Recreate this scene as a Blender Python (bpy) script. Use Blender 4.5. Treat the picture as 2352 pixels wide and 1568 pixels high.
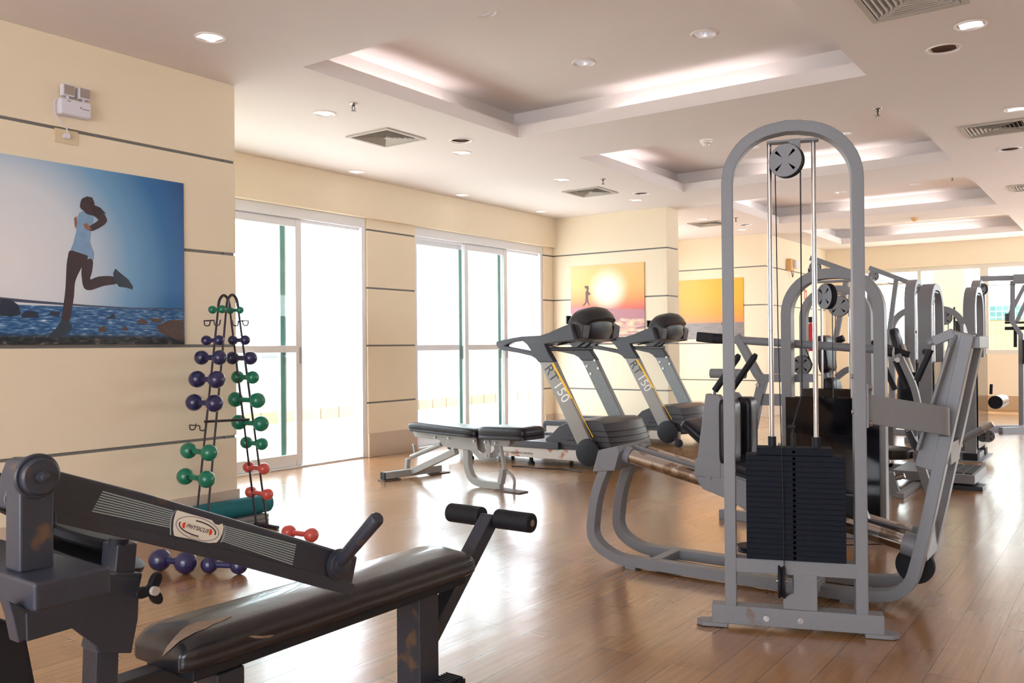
import bpy, bmesh, math, random
from mathutils import Vector, Matrix
random.seed(7)
scene = bpy.context.scene
for o in list(bpy.data.objects): bpy.data.objects.remove(o)
COL = scene.collection
V = Vector

# ------------------------------------------------------------ camera
FPX = 2000.0
TH = math.radians(35.6); PITCH = math.atan(11/2000); ROLL = math.radians(.5)
CAM = V((0, 0, 1.15))
FW = V((math.cos(TH)*math.cos(PITCH), math.sin(TH)*math.cos(PITCH), math.sin(PITCH)))
_r = V((math.sin(TH), -math.cos(TH), 0)); _u = _r.cross(FW)
RT = _r*math.cos(ROLL) - _u*math.sin(ROLL); UP = _u*math.cos(ROLL) + _r*math.sin(ROLL)
cd = bpy.data.cameras.new('camera'); cam = bpy.data.objects.new('camera', cd); COL.objects.link(cam)
M3 = Matrix((RT, UP, -FW)).transposed()
cam.matrix_world = Matrix.Translation(CAM) @ M3.to_4x4()
cd.sensor_width = 36; cd.lens = FPX/2352*36; cd.clip_start = .05; cd.clip_end = 200
scene.camera = cam

# ------------------------------------------------------------ world, light, exposure
w = bpy.data.worlds.new('sky'); scene.world = w; w.use_nodes = True
bg = w.node_tree.nodes['Background']; bg.inputs[0].default_value = (.87, .92, 1, 1); bg.inputs[1].default_value = 8.0
vs = scene.view_settings
vs.view_transform = 'Standard'; vs.look = 'None'; vs.gamma = 1; vs.use_curve_mapping = False; vs.exposure = 0.08
sl = bpy.data.lights.new('sun', 'SUN'); sl.energy = 10; sl.angle = .02; sl.color = (1, .97, .92)
so_ = bpy.data.objects.new('sun', sl); COL.objects.link(so_); so_.rotation_euler = V((-.42, .05, -.9)).to_track_quat('-Z', 'Y').to_euler(); so_.location = (20, 5, 15)
def area(name, loc, rot, sx, sy, power, col=(1, 1, 1)):
    l = bpy.data.lights.new(name, 'AREA'); l.shape = 'RECTANGLE'; l.size = sx; l.size_y = sy; l.energy = power; l.color = col
    o = bpy.data.objects.new(name, l); COL.objects.link(o); o.location = loc; o.rotation_euler = rot; return o

# ------------------------------------------------------------ helpers
def S(r, g, b):
    f = lambda c: (c/255/12.92) if c/255 <= .04045 else ((c/255+.055)/1.055)**2.4
    return (f(r), f(g), f(b), 1)
def ray(u, v): return FW + RT*((u-1176)/FPX) - UP*((v-784)/FPX)
def at(u, v, ax, val):
    d = ray(u, v); i = 'XYZ'.index(ax); return CAM + d*((val-CAM[i])/d[i])
class Fr:
    """a vertical work plane: origin o, horizontal axis e (yaw), normal n"""
    def __init__(s, x, y, yaw):
        a = math.radians(yaw); s.o = V((x, y, 0)); s.e = V((math.cos(a), math.sin(a), 0)); s.n = V((-math.sin(a), math.cos(a), 0))
    def p(s, u, v, off=0):
        d = ray(u, v); return CAM + d*(((s.o + s.n*off - CAM).dot(s.n))/d.dot(s.n))
    def w(s, a, n, z): return s.o + s.e*a + s.n*n + V((0, 0, z))

MATS = {}
def mat(name, col, rough=.5, metal=0, spec=.5, noise=0, nscale=60, bump=0, coat=0, emit=None, estr=0, rust=None, rscale=6, rth=.62):
    if name in MATS: return MATS[name]
    m = bpy.data.materials.new(name); m.use_nodes = True; nt = m.node_tree; b = nt.nodes['Principled BSDF']
    b.inputs['Base Color'].default_value = col; b.inputs['Roughness'].default_value = rough; b.inputs['Metallic'].default_value = metal
    b.inputs['Specular IOR Level'].default_value = spec; b.inputs['Coat Weight'].default_value = coat; b.inputs['Coat Roughness'].default_value = .12
    if emit: b.inputs['Emission Color'].default_value = emit; b.inputs['Emission Strength'].default_value = estr
    tc = nt.nodes.new('ShaderNodeTexCoord'); src = None
    if noise or bump:
        n = nt.nodes.new('ShaderNodeTexNoise'); n.inputs['Scale'].default_value = nscale; n.inputs['Detail'].default_value = 4
        nt.links.new(tc.outputs['Object'], n.inputs['Vector'])
        if noise:
            mx = nt.nodes.new('ShaderNodeMix'); mx.data_type = 'RGBA'; mx.blend_type = 'MIX'
            mx.inputs[6].default_value = tuple(c*(1-noise) for c in col[:3])+(1,); mx.inputs[7].default_value = tuple(min(1, c*(1+noise)) for c in col[:3])+(1,)
            nt.links.new(n.outputs['Fac'], mx.inputs[0]); src = mx.outputs[2]; nt.links.new(src, b.inputs['Base Color'])
        if bump:
            bp = nt.nodes.new('ShaderNodeBump'); bp.inputs['Strength'].default_value = bump; bp.inputs['Distance'].default_value = .01
            nt.links.new(n.outputs['Fac'], bp.inputs['Height']); nt.links.new(bp.outputs[0], b.inputs['Normal'])
    if rust:
        n2 = nt.nodes.new('ShaderNodeTexNoise'); n2.inputs['Scale'].default_value = rscale; n2.inputs['Detail'].default_value = 8
        nt.links.new(tc.outputs['Object'], n2.inputs['Vector'])
        cr = nt.nodes.new('ShaderNodeValToRGB'); cr.color_ramp.elements[0].position = rth; cr.color_ramp.elements[1].position = rth+.06
        nt.links.new(n2.outputs['Fac'], cr.inputs[0])
        m2 = nt.nodes.new('ShaderNodeMix'); m2.data_type = 'RGBA'; m2.inputs[6].default_value = col; m2.inputs[7].default_value = rust
        if src: nt.links.new(src, m2.inputs[6])
        nt.links.new(cr.outputs[0], m2.inputs[0]); nt.links.new(m2.outputs[2], b.inputs['Base Color'])
    MATS[name] = m; return m

WALLC = mat('cream_paint', S(243, 227, 199), .75, noise=.03, nscale=3, bump=.15)
GROOVE = mat('groove_metal', S(120, 118, 115), .5)
BASEM = mat('beige_granite', S(208, 188, 168), .5, noise=.12, nscale=120)
CEILM = mat('ceiling_paint', S(236, 228, 224), .8, noise=.015, nscale=4)
WHITE = mat('white_aluminium', S(235, 235, 238), .35)
GREY = mat('grey_powder_coat', S(131, 133, 139), .42, noise=.1, nscale=160)
GREYR = mat('grey_powder_coat_worn', S(131, 133, 139), .42, noise=.1, nscale=160, rust=S(120, 92, 78), rscale=7, rth=.66)
LGREY = mat('light_grey_coat', S(162, 162, 160), .45, noise=.05, nscale=150)
DGREY = mat('charcoal_steel', S(50, 54, 66), .38, spec=.5, noise=.15, nscale=90, rust=S(104, 80, 62), rscale=9, rth=.64)
BLACKP = mat('black_plastic', S(29, 31, 38), .55, spec=.35, noise=.08, nscale=120)
BLACKR = mat('black_rubber', S(26, 27, 34), .6, spec=.35)
PLATE = mat('black_plates', S(27, 31, 42), .7, spec=.15, noise=.12, nscale=40)
LEATH = mat('black_vinyl', S(28, 27, 36), .34, bump=.3, nscale=14, coat=.05, spec=.3)
CHROME = mat('chrome', S(205, 205, 210), .18, metal=1)
CHROMW = mat('worn_chrome', S(196, 192, 188), .2, metal=1, rust=S(150, 136, 122), rscale=12, rth=.5)
CABLE = mat('black_cable', S(22, 22, 26), .5)
STEEL = mat('bolt_steel', S(170, 165, 165), .3, metal=1)

def setp(o, label=None, cat=None, group=None, kind=None):
    if label: o['label'] = label
    if cat: o['category'] = cat
    if group: o['group'] = group
    if kind: o['kind'] = kind
    return o
def empty(name, loc, label, cat, group=None):
    o = bpy.data.objects.new(name, None); o.empty_display_size = .1; COL.objects.link(o); o.location = loc
    return setp(o, label, cat, group)

class MB:
    def __init__(s): s.v = []; s.f = []; s.mi = []
    def add(s, vs, fs, mi=0):
        b = len(s.v); s.v += [V(x) for x in vs]; s.f += [tuple(b+i for i in f) for f in fs]; s.mi += [mi]*len(fs); return s
    def box(s, a, b, mi=0):
        x0, y0, z0 = a; x1, y1, z1 = b
        return s.add([(x0,y0,z0),(x1,y0,z0),(x1,y1,z0),(x0,y1,z0),(x0,y0,z1),(x1,y0,z1),(x1,y1,z1),(x0,y1,z1)],
                     [(0,3,2,1),(4,5,6,7),(0,1,5,4),(1,2,6,5),(2,3,7,6),(3,0,4,7)], mi)
    def hexa(s, q, mi=0):
        return s.add(q, [(0,3,2,1),(4,5,6,7),(0,1,5,4),(1,2,6,5),(2,3,7,6),(3,0,4,7)], mi)
    def prism(s, poly, ext, mi=0):
        n = len(poly); q = [V(p) for p in poly]
        return s.add(q+[p+V(ext) for p in q], [tuple(range(n-1, -1, -1)), tuple(range(n, 2*n))]+[(i, (i+1)%n, n+(i+1)%n, n+i) for i in range(n)], mi)
    def bar(s, p0, p1, w, h, side, mi=0):
        return s.sweep([p0, p1], w, h, side, mi=mi)
    def sweep(s, path, w, h, side, closed=False, mi=0):
        """rectangular tube: w along constant 'side', h perpendicular inside the plane of the path"""
        path = [V(p) for p in path]; side = V(side).normalized(); n = len(path); vs = []
        for i, p in enumerate(path):
            if closed: a = (p-path[i-1]).normalized(); b = (path[(i+1)%n]-p).normalized()
            else:
                a = (p-path[i-1]).normalized() if i else None; b = (path[i+1]-p).normalized() if i < n-1 else None
                a = a or b; b = b or a
            t = (a+b).normalized(); k = 1/max(.35, t.dot(a)); up = side.cross(t).normalized()
            for sw, sh in ((-1,-1),(1,-1),(1,1),(-1,1)): vs.append(p + side*(sw*w/2) + up*(sh*h/2*k))
        fs = []
        for i in range(n if closed else n-1):
            j = (i+1)%n
            for k in range(4): fs.append((4*i+k, 4*i+(k+1)%4, 4*j+(k+1)%4, 4*j+k))
        if not closed: fs += [(3,2,1,0), (4*n-4,4*n-3,4*n-2,4*n-1)]
        return s.add(vs, fs, mi)
    def tube(s, path, r, n=12, closed=False, mi=0, cap=True):
        path = [V(p) for p in path]; m = len(path); rs = r if isinstance(r, (list, tuple)) else [r]*m
        t0 = (path[1]-path[0]).normalized(); nn = t0.orthogonal().normalized(); vs = []; prev = t0
        for i, p in enumerate(path):
            if closed: t = (path[(i+1)%m]-path[i-1]).normalized()
            elif i == 0: t = t0
            elif i == m-1: t = (p-path[i-1]).normalized()
            else: t = ((p-path[i-1]).normalized()+(path[i+1]-p).normalized()).normalized()
            q = prev.rotation_difference(t); nn = (q @ nn); nn = (nn - t*nn.dot(t)).normalized(); prev = t; bb = t.cross(nn)
            for k in range(n):
                a = 2*math.pi*k/n; vs.append(p + (nn*math.cos(a)+bb*math.sin(a))*rs[i])
        fs = []
        for i in range(m if closed else m-1):
            j = (i+1)%m
            for k in range(n): fs.append((n*i+k, n*i+(k+1)%n, n*j+(k+1)%n, n*j+k))
        if not closed and cap: fs += [tuple(range(n-1,-1,-1)), tuple(range(n*(m-1), n*m))]
        return s.add(vs, fs, mi)
    def cyl(s, p0, p1, r, n=20, mi=0): return s.tube([p0, p1], r, n, mi=mi)
    def lathe(s, o, ax, prof, n=28, mi=0):
        """prof = [(distance along ax, radius)]"""
        o = V(o); ax = V(ax).normalized(); e = ax.orthogonal().normalized(); b = ax.cross(e); vs = []
        for t, r in prof:
            for k in range(n):
                a = 2*math.pi*k/n; vs.append(o+ax*t+(e*math.cos(a)+b*math.sin(a))*max(r, 1e-5))
        fs = [(n*i+k, n*i+(k+1)%n, n*(i+1)+(k+1)%n, n*(i+1)+k) for i in range(len(prof)-1) for k in range(n)]
        return s.add(vs, fs, mi)
    def ball(s, c, r, n=20, m=12, mi=0):
        return s.lathe(V(c)-V((0,0,r)), (0,0,1), [(r-r*math.cos(math.pi*i/m), r*math.sin(math.pi*i/m)) for i in range(m+1)], n, mi)
    def build(s, name, mt, parent=None, bevel=0, seg=2, ang=35, sub=0, label=None):
        me = bpy.data.meshes.new(name); org = parent_loc(parent) if parent else V((0,0,0))
        me.from_pydata([tuple(v-org) for v in s.v], [], s.f)
        for x in (mt if isinstance(mt, (list, tuple)) else [mt]): me.materials.append(x)
        for p, i in zip(me.polygons, s.mi): p.material_index = i
        bm = bmesh.new(); bm.from_mesh(me); bmesh.ops.remove_doubles(bm, verts=bm.verts, dist=1e-5); bmesh.ops.recalc_face_normals(bm, faces=bm.faces); bm.to_mesh(me); bm.free()
        for p in me.polygons: p.use_smooth = True
        me.set_sharp_from_angle(angle=math.radians(ang))
        o = bpy.data.objects.new(name, me); COL.objects.link(o)
        if parent: o.parent = parent
        if bevel:
            b = o.modifiers.new('bevel', 'BEVEL'); b.width = bevel; b.segments = seg; b.limit_method = 'ANGLE'; b.angle_limit = math.radians(40); b.harden_normals = True
        if sub:
            b = o.modifiers.new('sub', 'SUBSURF'); b.levels = sub; b.render_levels = sub
        if label: o['label'] = label
        return o
def parent_loc(p):
    l = V((0,0,0))
    while p: l += p.location; p = p.parent
    return l
def arc(c, r, e1, e2, a0, a1, n=10):
    return [V(c)+V(e1)*(r*math.cos(math.radians(a0+(a1-a0)*i/n)))+V(e2)*(r*math.sin(math.radians(a0+(a1-a0)*i/n))) for i in range(n+1)]
def fillet(path, r, n=6):
    path = [V(p) for p in path]; out = [path[0]]
    for i in range(1, len(path)-1):
        a, b, c = path[i-1], path[i], path[i+1]; d0 = (a-b); d1 = (c-b); rr = min(r, d0.length*.49, d1.length*.49)
        p0 = b+d0.normalized()*rr; p1 = b+d1.normalized()*rr
        for k in range(n+1):
            t = k/n; out.append(p0*(1-t)**2+b*2*t*(1-t)+p1*t*t)
    return out+[path[-1]]
def spline(pts, n=5, closed=False):
    pts = [V(p) for p in pts]; m = len(pts); out = []
    g = (lambda i: pts[i%m]) if closed else (lambda i: pts[max(0, min(m-1, i))])
    for i in range(m if closed else m-1):
        p0, p1, p2, p3 = g(i-1), g(i), g(i+1), g(i+2)
        for k in range(n):
            t = k/n; out.append(.5*((2*p1)+(p2-p0)*t+(2*p0-5*p1+4*p2-p3)*t*t+(3*p1-p0-3*p2+p3)*t**3))
    if not closed: out.append(pts[-1])
    return out
def cushion(mb, o, ex, ey, ez, lx, ly, h, mi=0, p=4, n=14, crown=.25, welt=0):
    """padded block, rounded plan; o = centre of underside; ex,ey in-plane axes, ez outward"""
    o = V(o); ex = V(ex); ey = V(ey); ez = V(ez); vs = []; fs = []; N = 4*n
    def ring(k, z):
        for i in range(N):
            a = 2*math.pi*i/N; c, s_ = math.cos(a), math.sin(a)
            x = abs(c)**(2/p)*(1 if c >= 0 else -1)*lx/2*k; y = abs(s_)**(2/p)*(1 if s_ >= 0 else -1)*ly/2*(k if ly <= lx*1.0 else k)
            vs.append(o+ex*x+ey*y+ez*z)
    prof = [(.0, 0), (.97, 0), (1, .004), (1.0, h*.22), (.985, h*.26), (1, h*.32), (1, h*(.62)), (.985, h*.74), (.95, h*.84), (.88, h*.92), (.75, h*.96), (.5, h*(.985)), (.25, h), (0, h)]
    for k, z in prof: ring(k, z)
    for i in range(len(prof)-1):
        for k in range(N): fs.append((N*i+k, N*i+(k+1)%N, N*(i+1)+(k+1)%N, N*(i+1)+k))
    return mb.add(vs, fs, mi)
def text(name, body, size, o, ex, ey, mt, parent=None, extrude=.0006, shear=0, align='CENTER', space=1):
    c = bpy.data.curves.new(name, 'FONT'); c.body = body; c.size = size; c.extrude = extrude; c.align_x = align; c.align_y = 'CENTER'; c.shear = shear; c.space_character = space
    t = bpy.data.objects.new(name, c); COL.objects.link(t); dg = bpy.context.evaluated_depsgraph_get(); dg.update()
    me = bpy.data.meshes.new_from_object(t.evaluated_get(dg)); bpy.data.objects.remove(t)
    ex = V(ex).normalized(); ey = V(ey).normalized(); ez = ex.cross(ey)
    M = Matrix((ex, ey, ez)).transposed().to_4x4(); M.translation = V(o) - (parent_loc(parent) if parent else V((0,0,0)))
    me.transform(M); me.materials.clear(); me.materials.append(mt)
    ob = bpy.data.objects.new(name, me); COL.objects.link(ob)
    if parent: ob.parent = parent
    return ob
def copy_tree(o, parent=None):
    c = o.copy(); COL.objects.link(c)
    if parent: c.parent = parent
    for ch in list(o.children): copy_tree(ch, c)
    return c
X, Y, Z = V((1,0,0)), V((0,1,0)), V((0,0,1))
# ============================================================ THE ROOM
H = 2.9; GR = [.57, 1.17, 1.775, 2.385]
def struct(o): o['kind'] = 'structure'; return o
def floor_mat():
    m = bpy.data.materials.new('wood_vinyl_floor'); m.use_nodes = True; nt = m.node_tree; b = nt.nodes['Principled BSDF']; L = nt.links.new
    N = nt.nodes.new
    tc = N('ShaderNodeTexCoord'); br = N('ShaderNodeTexBrick')
    br.inputs['Color1'].default_value = S(178, 133, 88); br.inputs['Color2'].default_value = S(160, 115, 72); br.inputs['Mortar'].default_value = S(96, 66, 44)
    br.inputs['Scale'].default_value = 1; br.inputs['Mortar Size'].default_value = .0016; br.inputs['Brick Width'].default_value = 1.1; br.inputs['Row Height'].default_value = .155
    br.inputs['Bias'].default_value = 0; br.offset = .37
    mp = N('ShaderNodeMapping'); mp.inputs['Location'].default_value = (0, .02, 0); L(tc.outputs['Object'], mp.inputs[0]); L(mp.outputs[0], br.inputs['Vector'])
    gn = N('ShaderNodeTexNoise'); gm = N('ShaderNodeMapping'); gm.inputs['Scale'].default_value = (2.2, 46, 1); L(tc.outputs['Object'], gm.inputs[0]); L(gm.outputs[0], gn.inputs['Vector'])
    gn.inputs['Scale'].default_value = 1; gn.inputs['Detail'].default_value = 6; gn.inputs['Roughness'].default_value = .62
    mx = N('ShaderNodeMix'); mx.data_type = 'RGBA'; mx.blend_type = 'MULTIPLY'; mx.inputs[0].default_value = .55
    cr = N('ShaderNodeValToRGB'); cr.color_ramp.elements[0].position = .3; cr.color_ramp.elements[0].color = (.5, .43, .37, 1); cr.color_ramp.elements[1].position = .72; cr.color_ramp.elements[1].color = (1.15, 1.12, 1.08, 1)
    L(gn.outputs['Fac'], cr.inputs[0]); L(br.outputs['Color'], mx.inputs[6]); L(cr.outputs[0], mx.inputs[7]); L(mx.outputs[2], b.inputs['Base Color'])
    # scuffs change the gloss
    rn = N('ShaderNodeTexNoise'); rn.inputs['Scale'].default_value = 1.1; rn.inputs['Detail'].default_value = 2; L(tc.outputs['Object'], rn.inputs['Vector'])
    mr = N('ShaderNodeMapRange'); mr.inputs['To Min'].default_value = .18; mr.inputs['To Max'].default_value = .36; L(rn.outputs['Fac'], mr.inputs[0]); L(mr.outputs[0], b.inputs['Roughness'])
    b.inputs['Specular IOR Level'].default_value = .75; b.inputs['Coat Weight'].default_value = .75; b.inputs['Coat Roughness'].default_value = .17
    # gentle swelling of the sheet + embossed grain
    bn = N('ShaderNodeTexNoise'); bm_ = N('ShaderNodeMapping'); bm_.inputs['Scale'].default_value = (1.6, 5, 1); L(tc.outputs['Object'], bm_.inputs[0]); L(bm_.outputs[0], bn.inputs['Vector'])
    bn.inputs['Scale'].default_value = 1.5; bn.inputs['Detail'].default_value = 1
    b1 = N('ShaderNodeBump'); b1.inputs['Strength'].default_value = .16; b1.inputs['Distance'].default_value = .008; L(bn.outputs['Fac'], b1.inputs['Height'])
    b2 = N('ShaderNodeBump'); b2.inputs['Strength'].default_value = .12; b2.inputs['Distance'].default_value = .002; L(gn.outputs['Fac'], b2.inputs['Height']); L(b1.outputs[0], b2.inputs['Normal'])
    b3 = N('ShaderNodeBump'); b3.invert = True; b3.inputs['Strength'].default_value = .5; b3.inputs['Distance'].default_value = .002; L(br.outputs['Fac'], b3.inputs['Height']); L(b2.outputs[0], b3.inputs['Normal'])
    L(b3.outputs[0], b.inputs['Normal']); L(b3.outputs[0], b.inputs['Coat Normal'])
    return m
FLOORM = floor_mat()
struct(MB().box((-3, -3, -.05), (16.95, 6.62, 0)).build('floor', FLOORM))

# ceiling with its openings (coffers, diffusers, down lights, speakers)
COFX = [(3.65, 5.98), (6.95, 9.28), (10.25, 12.58), (13.55, 15.88)]; CY0, CY1 = 1.41, 4.20
DL = [(2.99,4.21),(4.47,4.90),(6.12,4.92),(6.14,6.28),(7.82,6.29),(9.42,6.26),(7.76,4.89),(9.40,4.88),(11.39,4.88),(12.84,4.87),(5.38,.72),(7.53,.71),(9.7,.71),(2.9,.72),(4.4,6.28),(1.3,4.21),(1.3,2.4)]
SPK = [(5.76,4.64),(9.04,4.62),(12.37,4.63),(5.72,.91),(9.06,.91),(12.4,.91)]
VENT = [(5.29,5.06),(8.58,5.03),(11.9,5.0),(4.77,.91),(8.1,.91),(11.4,.91)]
UPL = [(4.13,3.15),(5.30,3.15),(5.28,2.24),(4.13,2.24)]
def grid_sheet(mb, x0, x1, y0, y1, z, holes):
    xs = sorted({x0, x1, *[h[0] for h in holes], *[h[1] for h in holes]}); ys = sorted({y0, y1, *[h[2] for h in holes], *[h[3] for h in holes]})
    for a, b in zip(xs, xs[1:]):
        for c, d in zip(ys, ys[1:]):
            mx, my = (a+b)/2, (c+d)/2
            if a < x0 or b > x1 or c < y0 or d > y1 or any(h[0] < mx < h[1] and h[2] < my < h[3] for h in holes): continue
            mb.add([(a,c,z),(b,c,z),(b,d,z),(a,d,z)], [(0,1,2,3)])
cb = MB(); hs = .058
holes = [(a, b, CY0, CY1) for a, b in COFX] + [(x-hs, x+hs, y-hs, y+hs) for x, y in DL] + [(x-.065, x+.065, y-.065, y+.065) for x, y in SPK] + [(x-.21, x+.21, y-.21, y+.21) for x, y in VENT]
grid_sheet(cb, -3, 17.2, -3, 6.8, H, holes)
ZL, ZU, SB = 3.0, 3.15, .14
for i, (a, b) in enumerate(COFX):
    for (p, q, r, s_) in ((a-.02,b+.02,CY0-.02,CY0),(a-.02,b+.02,CY1,CY1+.02),(a-.02,a,CY0,CY1),(b,b+.02,CY0,CY1)): cb.box((p,r,H+.0005),(q,s_,ZL))
    A, B, C_, D_ = a-SB, b+SB, CY0-SB, CY1+SB
    for (p, q) in (((A,C_),(B,C_)),((B,C_),(B,D_)),((B,D_),(A,D_)),((A,D_),(A,C_))): cb.add([(*p,H+.01),(*q,H+.01),(*q,ZU),(*p,ZU)], [(0,1,2,3)])
    ups = [(x-COFX[0][0]+a, y) for x, y in UPL]
    grid_sheet(cb, A, B, C_, D_, ZU, [(x-hs, x+hs, y-hs, y+hs) for x, y in ups])
ceil = struct(cb.build('ceiling', CEILM))
# building slab over the ceiling void
struct(MB().box((-3.2, -3.2, 3.45), (17.4, 7.0, 3.6)).build('ceiling_slab', CEILM))

def panel_wall(name, a, b, z0, z1, nrm, grooves=GR, thick=.1):
    """a,b: (x,y) ends of the wall's face; nrm points into the room; cladding panels with metal channels between"""
    a = V((*a, 0)); b = V((*b, 0)); n = V(nrm); mb = MB(); g = [z0]+[q for q in grooves if z0+.03 < q < z1-.03]+[z1]
    for i in range(len(g)-1):
        lo = g[i]+(.009 if i else 0); hi = g[i+1]-(.009 if i < len(g)-2 else 0)
        mb.prism([a+Z*lo, b+Z*lo, b+Z*hi, a+Z*hi], -n*thick)
    d = (b-a).normalized()*.002
    mb.prism([a-n*.012+d+Z*z0, b-n*.012-d+Z*z0, b-n*.012-d+Z*z1, a-n*.012+d+Z*z1], -n*(thick-.02), mi=1)
    return struct(mb.build(name, [WALLC, GROOVE], bevel=.0015, seg=1))
def baseb(name, a, b, nrm, h=.22):
    a = V((*a, 0)); b = V((*b, 0)); n = V(nrm); return struct(MB().prism([a+n*.012, b+n*.012, b+n*.012+Z*h, a+n*.012+Z*h], -n*.012).build(name, BASEM, bevel=.002, seg=1))
YW, YP, XT = 6.53, 4.86, 10.11
panel_wall('wall_left', (-3, YP), (3.634, YP), 0, H, (0,-1,0)); baseb('baseboard_left', (-3, YP), (3.652, YP), (0,-1,0))
panel_wall('wall_left_return', (3.64, YP+.001), (3.64, YW), 0, H, (1,0,0)); baseb('baseboard_left_return', (3.64, YP+.012), (3.64, YW), (1,0,0))
# window side: header beam + pier + return
struct(MB().box((3.3, YW-.05, 2.5), (10.2, YW+.25, H)).build('wall_window_header', WALLC, bevel=.003, seg=1))
panel_wall('wall_window_pier', (6.53, YW), (7.28, YW), 0, 2.5, (0,-1,0), thick=.22); baseb('baseboard_window_pier', (6.53, YW), (7.28, YW), (0,-1,0), .25)
panel_wall('wall_window_end', (9.88, YW), (XT+.1, YW), 0, 2.5, (0,-1,0), thick=.22); baseb('baseboard_window_end', (9.88, YW), (XT, YW), (0,-1,0))
panel_wall('wall_end', (XT, 4.815), (XT, YW), 0, H, (-1,0,0), thick=.1); baseb('baseboard_end', (XT, 4.798), (XT, YW), (-1,0,0))
panel_wall('wall_end_return', (XT+.001, 4.81), (XT+.34, 4.81), 0, H, (0,-1,0)); baseb('baseboard_end_return', (XT, 4.81), (XT+.34, 4.81), (0,-1,0))
# recess beyond and the far gable with its windows
struct(MB().box((XT+.34, 6.6, 2.5), (13.6, 6.7, H)).box((XT+.34, 6.6, 0), (XT+1.2, 6.7, 2.5)).box((12.9, 6.6, 0), (13.6, 6.7, 2.5)).build('wall_recess', WALLC))
panel_wall('wall_recess_end', (13.5, 4.7405), (13.5, 6.6), 0, H, (-1,0,0)); baseb('baseboard_recess_end', (13.5, 4.73), (13.5, 6.6), (-1,0,0))
panel_wall('wall_recess_side', (13.507, 4.74), (16.8, 4.74), 0, H, (0,-1,0)); baseb('baseboard_recess_side', (13.5, 4.74), (16.8, 4.74), (0,-1,0))
fw = MB(); XF = 16.8
for (y0, y1, z0, z1) in ((-3,4.1,0,.95),(-3,4.1,2.49,H),(4.1,4.8,0,H)): fw.box((XF, y0, z0), (XF+.15, y1, z1))
struct(fw.build('wall_far', WALLC)); struct(MB().box((XF-.012, -3, 0), (XF, 4.73, .24)).build('baseboard_far', mat('tan_plinth', S(196, 164, 124), .5, noise=.06, nscale=30)))
struct(MB().box((-3, -3.1, 0), (9, -3, H)).box((9, -3.1, 0), (16.95, -3, .9)).box((9, -3.1, 2.4), (16.95, -3, H)).build('wall_right', WALLC))
# rear wall behind the viewer: piers, sill and lintel round an unseen opening added for fill light
struct(MB().box((-3.1, -3, 0), (-3, -1.2, H)).box((-3.1, 3.4, 0), (-3, 5, H)).box((-3.1, -1.2, 2.5), (-3, 3.4, H)).box((-3.1, -1.2, 0), (-3, 3.4, .5)).build('wall_rear', WALLC))

# ---- glazing
def glass_mat(name, tint, gl=.035):
    m = bpy.data.materials.new(name); m.use_nodes = True; nt = m.node_tree; nt.nodes.clear(); N = nt.nodes.new
    o = N('ShaderNodeOutputMaterial'); mx = N('ShaderNodeMixShader'); t = N('ShaderNodeBsdfTransparent'); g = N('ShaderNodeBsdfGlossy')
    t.inputs[0].default_value = tint; g.inputs['Roughness'].default_value = .02; mx.inputs[0].default_value = gl
    nt.links.new(t.outputs[0], mx.inputs[1]); nt.links.new(g.outputs[0], mx.inputs[2]); nt.links.new(mx.outputs[0], o.inputs[0]); return m
GLASS = glass_mat('green_tinted_glass', (.94, .97, .96, 1)); GLASSF = glass_mat('clear_glass', (.9, .93, .9, 1))
TEAL = mat('teal_glass_edge', S(70, 120, 110), .2)
def sliding_door(idx, x0, x1, frames, z1=2.46):
    """frames: list of (xa, xb, depth) leaves"""
    d = empty('door_%d' % idx, ((x0+x1)/2, YW+.1, 0), None, None); d['kind'] = 'structure'
    f = MB(); y0, y1 = YW+.02, YW+.16
    f.box((x0, y0, 0), (x0+.05, y1, z1-.0605)).box((x1-.06, y0, 0), (x1, y1, z1-.0605)).box((x0, y0, z1-.06), (x1, y1, z1+.04)).box((x0+.0505, y0, 0), (x1-.0605, y1, .018))
    f.box((x0, y0+.045, z1-.09), (x1, y0+.055, z1-.06)).box((x0, y0+.095, z1-.09), (x1, y0+.105, z1-.06))
    f.build('door_frame', WHITE, d, bevel=.003)
    for (a, b, k) in frames:
        y = YW+.05+k*.05; l = MB()
        l.box((a, y, .02), (a+.055, y+.035, z1-.07)).box((b-.075, y, .02), (b, y+.035, z1-.07)).box((a+.0552, y+.002, .02), (b-.0752, y+.033, .13)).box((a+.0552, y+.002, z1-.14), (b-.0752, y+.033, z1-.07)).box((a+.0552, y+.002, 1.11), (b-.0752, y+.033, 1.175))
        lf = l.build('sliding_leaf', WHITE, d, bevel=.003)
        if k: MB().box((b-.07, y-.004, .13), (b-.02, y-.0005, z1-.14)).build('stile_shade', mat('teal_stile_shade', S(112, 166, 154), .5), lf)  # teal strip paints the shaded glass and frame edge of the outer leaf
        MB().box((a+.03, y+.014, .1), (b-.05, y+.02, z1-.1)).build('pane', GLASS, lf)
        MB().box((b-.03, y-.012, 1.0), (b-.012, y, 1.16)).build('handle', STEEL, lf, bevel=.002)
    return d
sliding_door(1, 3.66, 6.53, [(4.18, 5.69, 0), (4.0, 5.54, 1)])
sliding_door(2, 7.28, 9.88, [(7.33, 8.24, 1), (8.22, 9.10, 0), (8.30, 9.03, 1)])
wb = empty('window_1', (XF+.08, 1, .95), None, None); wb['kind'] = 'structure'
f = MB()
for z in (.95, 2.42): f.box((XF+.02, -3, z), (XF+.12, 4.1, z+.07))
for y in (-2.9, -1.1, .35, 2.03, 3.09, 4.04): f.box((XF+.025, y, 1.0205), (XF+.115, y+(.13 if abs(y-2.03) < .01 else .06), 2.4195))
f.box((XF+.02, 3.15, 2.2), (XF+.1, 4.05, 2.24)); f.build('window_frame', mat('beige_frame', S(225, 220, 205), .4), wb, bevel=.003)
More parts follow.
